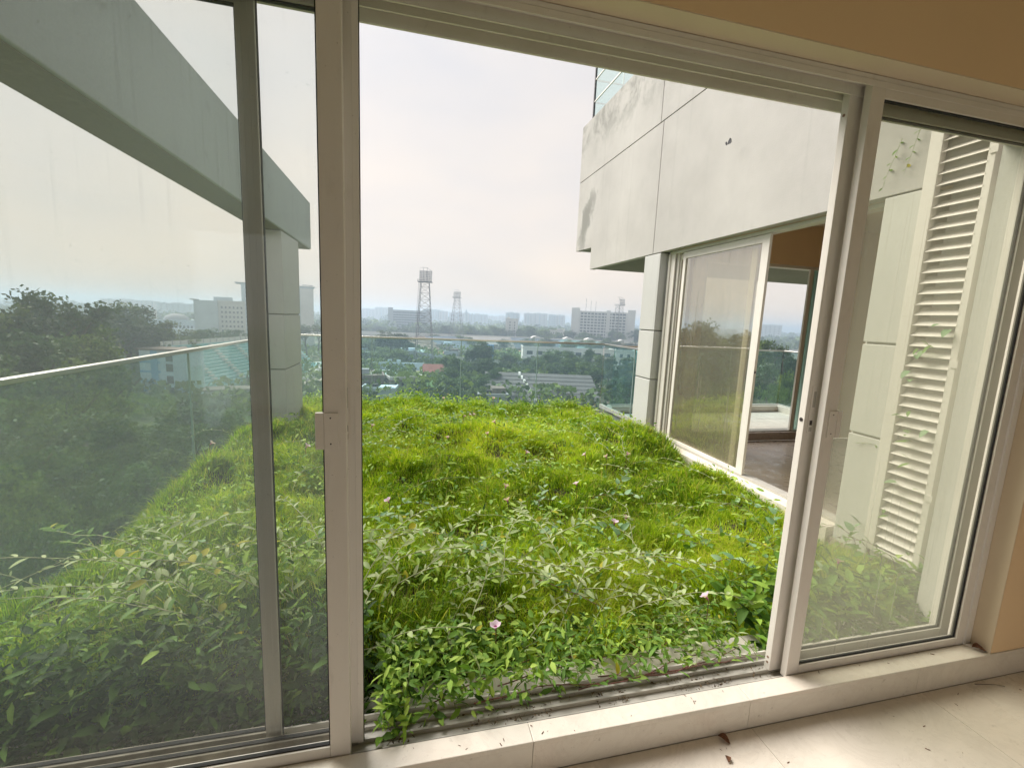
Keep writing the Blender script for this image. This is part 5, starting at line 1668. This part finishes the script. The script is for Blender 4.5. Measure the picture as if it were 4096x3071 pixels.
# ---- floodlight masts
def mast(label, x, y, base_w, top_w, ztop, lamps=(7, 6), yaw=0.0, seed=0, simple=False):
    """lattice legs with X bracing, platform, ladder and a slanting rack of lamps"""
    t = thing('floodlight_mast', label, 'floodlight mast', (x, y, GZ), yaw)
    H = ztop - GZ
    hp = H * 0.855                                  # platform height
    def corner(sx, sy, z):
        w = base_w + (top_w - base_w) * (z / hp)
        return Vector((sx * w, sy * w, z))
    r = 0.12 if not simple else 0.14
    for sx in (-1, 1):
        for sy in (-1, 1):
            MB().tube([corner(sx, sy, 0), corner(sx, sy, hp)], r * 1.25, r, n=6).build('leg', 'tower_steel', t, local=True)
    nb = 12
    zs = [hp * (1 - (1 - i / nb) ** 1.15) for i in range(nb + 1)]
    br = MB()
    for z0, z1 in zip(zs[:-1], zs[1:]):
        for s0, s1 in (((-1, -1), (1, -1)), ((1, -1), (1, 1)), ((1, 1), (-1, 1)), ((-1, 1), (-1, -1))):
            br.tube([corner(*s0, z0), corner(*s1, z1)], r * .42, n=4, cap=False)
            br.tube([corner(*s1, z0), corner(*s0, z1)], r * .42, n=4, cap=False)
            br.tube([corner(*s0, z1), corner(*s1, z1)], r * .42, n=4, cap=False)
    b = br.build('bracing', 'tower_steel', t, local=True)
    pw = top_w * 1.75
    MB().box(-pw, pw, -pw * .8, pw * .8, hp, hp + 0.25).build('platform', 'tower_steel', t, local=True)
    rl = MB()
    for zz in (hp + 0.7, hp + 1.2):
        rl.tube([(-pw, -pw * .8, zz), (pw, -pw * .8, zz)], 0.05, n=4)
        rl.tube([(-pw, -pw * .8, zz), (-pw, pw * .8, zz)], 0.05, n=4)
    for xx in (-pw, 0, pw):
        rl.tube([(xx, -pw * .8, hp), (xx, -pw * .8, hp + 1.2)], 0.05, n=4)
    rl.build('guard_rail', 'tower_steel', t, local=True)
    if not simple:
        ld = MB()
        for dx in (-0.25, 0.25):
            ld.tube([(-base_w * 1.05 + dx, -base_w, 0), (-top_w * 1.35 + dx, -top_w, hp)], 0.05, n=4)
        for k in range(40):
            u = k / 40
            xx = -base_w * 1.05 * (1 - u) - top_w * 1.35 * u
            yy = -base_w * (1 - u) - top_w * u
            ld.tube([(xx - .25, yy, hp * u), (xx + .25, yy, hp * u)], 0.035, n=4, cap=False)
        ld.build('ladder', 'tower_steel', t, local=True)
    # rack
    rw, rz0, rz1 = pw * 0.86, hp + 0.4, H * 0.965
    ox = pw * 0.14
    rk = MB()
    nxl, nzl = lamps
    for i in range(nxl + 1):
        xx = -rw + ox + 2 * rw * i / nxl
        rk.tube([(xx, -pw * .8 - 0.1, rz0), (xx, -pw * .55, rz1)], 0.06, n=4)
    for j in range(nzl + 1):
        u = j / nzl
        yy = -pw * .8 - .1 + (pw * .25 + .1) * u
        rk.tube([(-rw + ox, yy, rz0 + (rz1 - rz0) * u), (rw + ox, yy, rz0 + (rz1 - rz0) * u)], 0.07, n=4)
    rk.tube([(-rw + ox, -pw * .5, rz1), (-rw + ox, 0, H), (rw * .3, 0, H), (rw + ox, -pw * .5, rz1)], 0.07, n=4)
    rk.tube([(-rw * .3, 0, hp), (-rw * .3, 0, H)], 0.08, n=4)
    rk.tube([(rw * .3, 0, hp), (rw * .3, 0, H)], 0.08, n=4)
    rack = rk.build('lamp_rack', 'tower_steel', t, local=True)
    s = 2 * rw / nxl * 0.34
    mb = MB().tube([(0, 0.25, 0), (0, 0.05, 0), (0, -0.12, 0)], s * 0.6, s, n=8)
    me = bpy.data.meshes.new('lamp')
    me.from_pydata(mb.v, [], mb.f)
    me.materials.append(M('lamp_face'))
    me.update()
    for i in range(nxl):
        for j in range(nzl):
            u = (j + .5) / nzl
            yy = -pw * .8 - .25 + (pw * .25 + .1) * u
            share('lamp', me, rack, Matrix.Translation((-rw + ox + 2 * rw * (i + .5) / nxl, yy, rz0 + (rz1 - rz0) * u)) @ Matrix.Rotation(R(12), 4, 'X'))
    return t


mast('tallest lattice floodlight mast near the centre, with a dark lamp rack', 9.2, 229.5, 4.6, 2.0, 24.9, (8, 6), R(-8))
mast('second floodlight mast, smaller and farther, right of the tallest', 43.9, 397.6, 6.4, 2.1, 24.8, (6, 4), R(-20), simple=True)
mast('floodlight mast rising in front of the long white slab', 175.8, 348.2, 4.4, 2.0, 23.5, (6, 4), R(20), simple=True)

# ---- elevated road
fly = thing('elevated_road', 'long pale elevated road crossing behind the stadium', 'flyover', (60, 415, GZ))
pts = [(-420, 470), (-160, 440), (-40, 420), (30, 418), (115, 405), (205, 380), (330, 330), (520, 230)]
for (x0, y0), (x1, y1) in zip(pts[:-1], pts[1:]):
    d = Vector((x1 - x0, y1 - y0, 0)).normalized()
    nn = Vector((-d.y, d.x, 0)) * 5
    for nm, o0, o1, z0, z1, mt in (('deck', -1, 1, -18.6, -16.9, 'far_concrete'), ('parapet', -1.06, -1.0, -18.2, -14.6, 'far_white'), ('parapet', 1.0, 1.06, -17.8, -15.6, 'far_white')):
        q = [(x0, y0), (x1, y1)]
        a, b = Vector((x0, y0, 0)), Vector((x1, y1, 0))
        vs = [a + nn * o0, b + nn * o0, b + nn * o1, a + nn * o1]
        MB().add([(v.x, v.y, z) for z in (z0, z1) for v in vs], [(0, 3, 2, 1), (4, 5, 6, 7), (0, 1, 5, 4), (1, 2, 6, 5), (2, 3, 7, 6), (3, 0, 4, 7)]).build(nm, mt, fly)
    n_p = int(math.hypot(x1 - x0, y1 - y0) / 28)
    for k in range(n_p):
        u = (k + .5) / n_p
        px, py = x0 + (x1 - x0) * u, y0 + (y1 - y0) * u
        MB().tube([(px, py, GZ), (px, py, -18.6)], 1.0, n=8).build('pier', 'far_concrete', fly)
for i, (x, y) in enumerate(((118, 398), (148, 394), (168, 390), (196, 379))):
    mb = MB()
    n_ = 8
    poly = [(-5 + 10 * k / n_, 2.0 * math.sin(math.pi * k / n_)) for k in range(n_ + 1)]
    mb.prism([(x + p[0], -15.0 + p[1]) for p in poly], 'y', y - 3, y + 3)
    tag(mb.build('shelter_roof', 'far_white'), 'small white arched shelter roof on the elevated road, %s' % ('nearest the narrow apartment block', 'second along', 'third along', 'nearest the floodlight mast')[i], 'shelter', 'white arched shelters')

# ---- stadium
st = thing('stadium', 'open oval stadium bowl with pale seating and red running track', 'stadium', (93, 292, GZ), R(-12))
def ell(a, b, z, n=56):
    return [(a * math.cos(2 * math.pi * k / n), b * math.sin(2 * math.pi * k / n), z) for k in range(n)]
N_ = 56
for sct in range(14):
    mb = MB()
    ks = range(sct * 4, sct * 4 + 5)
    prev = None
    near = math.sin(2 * math.pi * (sct * 4 + 2) / N_) < -0.2
    hh = 3.4 if near else 8.5
    for rstep in range(10):
        a0, z0 = 70 + rstep * 1.9, 1.2 + rstep * hh / 10
        for zz in (z0, z0 + hh / 10):
            ring = [((a0) * math.cos(2 * math.pi * k / N_) * 1.12, (a0 - 14) * math.sin(2 * math.pi * k / N_) * 1.12, zz) for k in ks]
            if prev is not None:
                vs = prev + ring
                mb.add(vs, [(i, i + 1, i + 6, i + 5) for i in range(4)])
            prev = ring
    ring = [(p[0], p[1], 0) for p in prev]
    mb.add(prev + ring, [(i, i + 1, i + 6, i + 5) for i in range(4)])
    mb.build('seating_block', ('grey_seats', 'tan_seats', 'teal_pale', 'grey_seats', 'far_white')[sct % 5], st, local=True)
MB().add(ell(78, 62, 0.10), [tuple(range(N_))]).build('running_track', 'track_red', st, local=True)
MB().add(ell(66, 50, 0.2), [tuple(range(N_))]).build('pitch', 'pitch_green', st, local=True)
block('pavilion', 'pale stadium pavilion with bluish windows seen through the far glass', (62, 232), (112, 224), 10, -13.6, 'far_white', 2, 9, 3.2, 2.0, -20.5, 3.4)
block('pavilion', 'blue-painted stadium wall beside the balustrade post', (41, 247), (48.5, 245.5), 4, -13.4, 'roof_blue', 0, 0, parapet=False)
block('grandstand_roof', 'turquoise roofed hall at the right end of the far balustrade', (121, 214), (170, 196), 18, -13.8, 'teal_paint', 1, 7, 2.2, 2.0, -21, 3, win='teal_pale')
block('pavilion', 'white stair block left of the turquoise hall', (111, 220), (120, 216), 6, -13.4, 'far_white', 2, 2, 1.6, 2.0, -20, 3.2)

# ---- grey stepped terraces
stp = thing('stepped_terraces', 'weathered grey concrete terraces rising away, with a zigzag stair', 'terraces', (45, 140, GZ), R(-12))
for k in range(7):
    y0, z0 = -11 + k * 3.1, 0.2 + k * 0.92
    MB().prism([(y0, z0 + 0.18), (y0 + 3.09, z0 + 0.92), (y0 + 3.09, 0.01 * k), (y0, 0.01 * k)], 'x', -20, 18).build('step', 'step_grey', stp, local=True)
    MB().prism([(y0 - 0.02, z0 + 0.5), (y0 + 0.9, z0 + 1.15), (y0 + 3.05, z0 + 1.35), (y0 + 3.05, z0 + 0.5), (y0 - 0.02, z0 + 0.1)], 'x', -3.6 - k * 0.75, -2.9 - k * 0.75).build('stair_wall', 'far_white', stp, local=True)

# ---- teal stand with blue-and-white end block
tst = thing('grandstand', 'turquoise stepped stand with blue-and-white end block on the left', 'grandstand', (-57.5, 138, GZ), R(-14))
for k in range(13):
    x1 = 0 - k * 0.88
    MB().box(-11.5, x1, 4, 74, 2.0 + k * 0.90 + 0.002, 2.0 + (k + 1) * 0.90 - 0.16).build('seat_row', 'teal_paint', tst, local=True)
    MB().box(x1 - 0.88, x1 + 0.05, 3.9, 74.1, 2.0 + (k + 1) * 0.90 - 0.155, 2.0 + (k + 1) * 0.90).build('row_edge', 'teal_pale', tst, local=True)
for k in range(6):
    for j in range(12):
        MB().box(-0.88 * j - 0.62, -0.88 * j + 0.25, 10 + k * 12, 11.6 + k * 12, 2.0 + (j + 1) * 0.90 + 0.003, 2.0 + (j + 1) * 0.90 + 0.55).build('stair_block', 'far_white', tst, local=True)
MB().box(-11.5, 0.3, 3.9, 74, 0, 2.0).build('base_wall', 'teal_pale', tst, local=True)
for k in range(10):
    MB().box(0.31, 0.42, 8 + k * 6.5, 11 + k * 6.5, 0.1, 1.6).build('gate', 'far_grey', tst, local=True)
eb = MB().box(-11.6, 1.0, -3, 3.8, 0, 13.2).build('end_block', 'pale_blue_paint', tst, local=True)
for z in (2.0, 4.6, 7.2, 9.8):
    MB().box(-11.62, -6.0, -3.12, -3.003, z, z + 0.55).build('blue_band', 'sky_blue_paint', eb, local=True)
MB().box(-8.4, -6.6, -3.25, -3.13, 0, 13.2).build('blue_pilaster', 'sky_blue_paint', eb, local=True)
for z in (1.2, 4.4, 7.6, 10.4):
    MB().box(-4.4, -2.6, -3.10, -3.003, z, z + 2.1).build('window', 'far_window', eb, local=True)
MB().box(1.003, 1.10, -2, 3, 2, 9).build('window', 'teal_pale', eb, local=True)
MB().box(-12.0, 1.4, -3.4, 4.2, 13.203, 13.7).build('roof', 'roof_brown', tst, local=True)
for k in range(22):
    MB().box(-11.4, -11.1, 5 + k * 3.2, 5.25 + k * 3.2, 13.6, 15.2).build('fence_post', 'far_grey', tst, local=True)
MB().box(-11.32, -11.18, 4, 74, 13.6, 15.0).build('fence_panel', 'far_white', tst, local=True)
structure(MB().add([(-58, 128, GZ + .02), (-34, 140, GZ + .02), (-22, 205, GZ + .02), (-40, 220, GZ + .02)], [(0, 1, 2, 3)]).build('yard_ground', 'sand_ground'))
block('shed', 'long low dark-roofed shed in front of the turquoise stand', (-50.5, 128), (-36, 131.5), 5, -20.4, 'far_white', 1, 6, 1.2, 1.2, -22.8, 3, parapet=False, extra=[('roof', -0.6, 15.6, -0.6, 5.6, -20.39, -19.9, 'roof_brown')])

# ---- pool compound
pc = thing('pool_compound', 'small swimming pool compound with pale blue walls', 'swimming pool', (-6, 195, GZ), R(-4))
MB().box(-13, 13, -14, 14, 0.02, 0.30).build('deck', 'sand_ground', pc, local=True)
MB().box(-8, 9, -10, 7, 0.305, 0.9).build('basin_rim', 'far_white', pc, local=True)
MB().box(-7.2, 8.2, -9.2, 6.2, 0.905, 0.93).build('basin_floor', 'teal_pale', pc, local=True)
MB().box(-13.2, 13.2, 13.2, 13.9, 0.305, 3.6).build('back_wall', 'pale_blue_paint', pc, local=True)
for x in (-2.0, 2.0):
    MB().box(x - 0.9, x + 0.9, 12.6, 13.19, 2.2, 5.0).build('wall_pier', 'pale_blue_paint', pc, local=True)
for k in range(8):
    MB().box(-20.0 + k * 0.9, -13.3, -14 + k * .01, 12, 0.03 + k * .01, 0.5 * (8 - k) * 0 + 0.55 * (k + 1) * 0.5 + 0.3).build('stand_step', 'pale_blue_paint', pc, local=True)
MB().box(12.6, 13.2, -14, 13.1, 0.305, 1.9).build('side_wall', 'far_white', pc, local=True)
MB().box(-13, 13, -14.2, -13.8, 0.305, 1.3).build('front_wall', 'far_white', pc, local=True)
block('house', 'low white house among bushes below the pool compound', (-5, 152), (6, 155), 6, -20.2, 'far_white', 1, 4, 1.3, 1.3, -22.6, 3, extra=[('awning', -0.5, 12.0, -1.6, -0.01, -20.8, -20.5, 'roof_brown')])
block('house', 'brown flat-roofed house half hidden at the lower left of the far glass', (-17, 150), (-7, 151), 10, -19.6, 'roof_brown', 1, 3, 1.3, 1.3, -22.2, 3, extra=[('tank', 3, 5.5, 3, 5.5, -18.6, -17.0, 'far_grey')])
hut = thing('hut', 'hut with a dark red sloping roof beside the pool compound', 'hut', (11.5, 188, GZ))
MB().box(7.6, 15.6, 186, 193, GZ, GZ + 2.4).build('wall', 'far_grey', hut)
rm = MB().prism([(184.6, GZ + 2.3), (189.5, GZ + 5.2), (194.4, GZ + 2.3)], 'x', 7.0, 16.2)
rm.build('roof', 'roof_red', hut)
for x in (9.6, 12.6):
    MB().box(x - .12, x + .12, 184.4, 184.6, GZ + 2.2, GZ + 2.6).build('roof_rib', 'far_white', hut)
structure(MB().add([(3, 132, GZ + .03), (16, 132, GZ + .03), (20, 182, GZ + .03), (6, 180, GZ + .03)], [(0, 1, 2, 3)]).build('lawn', 'lawn_green'))
tc = thing('swimming_pool', 'turquoise pool with white steps right of the left column', 'swimming pool', (-40, 200, GZ), R(-10))
MB().box(-9, 9, -36, 34, 0.02, 0.5).build('deck', 'far_white', tc, local=True)
MB().box(-8, 5.5, -34, -4, 0.505, 0.54).build('water', 'pool_water', tc, local=True)
MB().box(-8, 5.5, 0, 30, 0.505, 0.54).build('water', 'pool_water', tc, local=True)
for k in range(6):
    MB().box(5.7, 8.9, -34 + k * 6, -30 + k * 6, 0.505, 1.0 + 0.5 * k).build('white_step', 'far_white', tc, local=True)
# blue sheet roof among the left trees
br_ = thing('shed', 'blue sheet-roofed shed deep among the left trees', 'shed', (-19, 45, GZ))
MB().box(-22, -16, 43, 48, GZ, GZ + 2.4).build('wall', 'far_white', br_)
MB().prism([(42.5, GZ + 2.4), (48.5, GZ + 3.3), (48.5, GZ + 3.45), (42.5, GZ + 2.55)], 'x', -22.4, -15.6).build('roof', 'roof_blue', br_)

# ================================================================== haze over the city
hz = MB().box(-4300, 4300, -700, 4700, GZ - 1.2, 27.5).build('haze', 'far_pale')
hz.data.materials.clear()
_h = bpy.data.materials.new('haze_air')
_h.use_nodes = True
_hn = _h.node_tree.nodes
_hn.clear()
_ho = _hn.new('ShaderNodeOutputMaterial')
_hv = _hn.new('ShaderNodeVolumePrincipled')
_hv.inputs['Color'].default_value = (0.66, 0.83, 1.0, 1)
_hv.inputs['Density'].default_value = 0.0009
_hv.inputs['Anisotropy'].default_value = 0.35
_h.node_tree.links.new(_hv.outputs[0], _ho.inputs['Volume'])
hz.data.materials.append(_h)
tag(hz, 'thin pale haze over the whole city', 'haze', kind='stuff')

# ------------------------------------------------------------------ labels that single out look-alikes
_ONES = 'first second third fourth fifth sixth seventh eighth ninth tenth eleventh twelfth thirteenth fourteenth fifteenth sixteenth seventeenth eighteenth nineteenth'.split()
_TENS = {20: 'twenti', 30: 'thirti', 40: 'forti', 50: 'fifti', 60: 'sixti', 70: 'seventi', 80: 'eighti'}


def ordinal(n):
    if n < 20:
        return _ONES[n - 1]
    t, u = n // 10 * 10, n % 10
    return _TENS[t] + 'eth' if not u else _TENS[t].replace('ti', 'ty') + '-' + _ONES[u - 1]


_by = {}
for o in scene.objects:
    if o.parent is None and 'label' in o and 'category' in o:
        _by.setdefault(o['label'], []).append(o)
for lb, os_ in _by.items():
    if len(os_) > 1:
        os_.sort(key=lambda o: math.atan2(o.location.x, max(o.location.y, 0.1)))
        for i, o in enumerate(os_):
            o['label'] = (lb + ', ' + ordinal(i + 1) + ' from left') if i else (lb + ', leftmost')
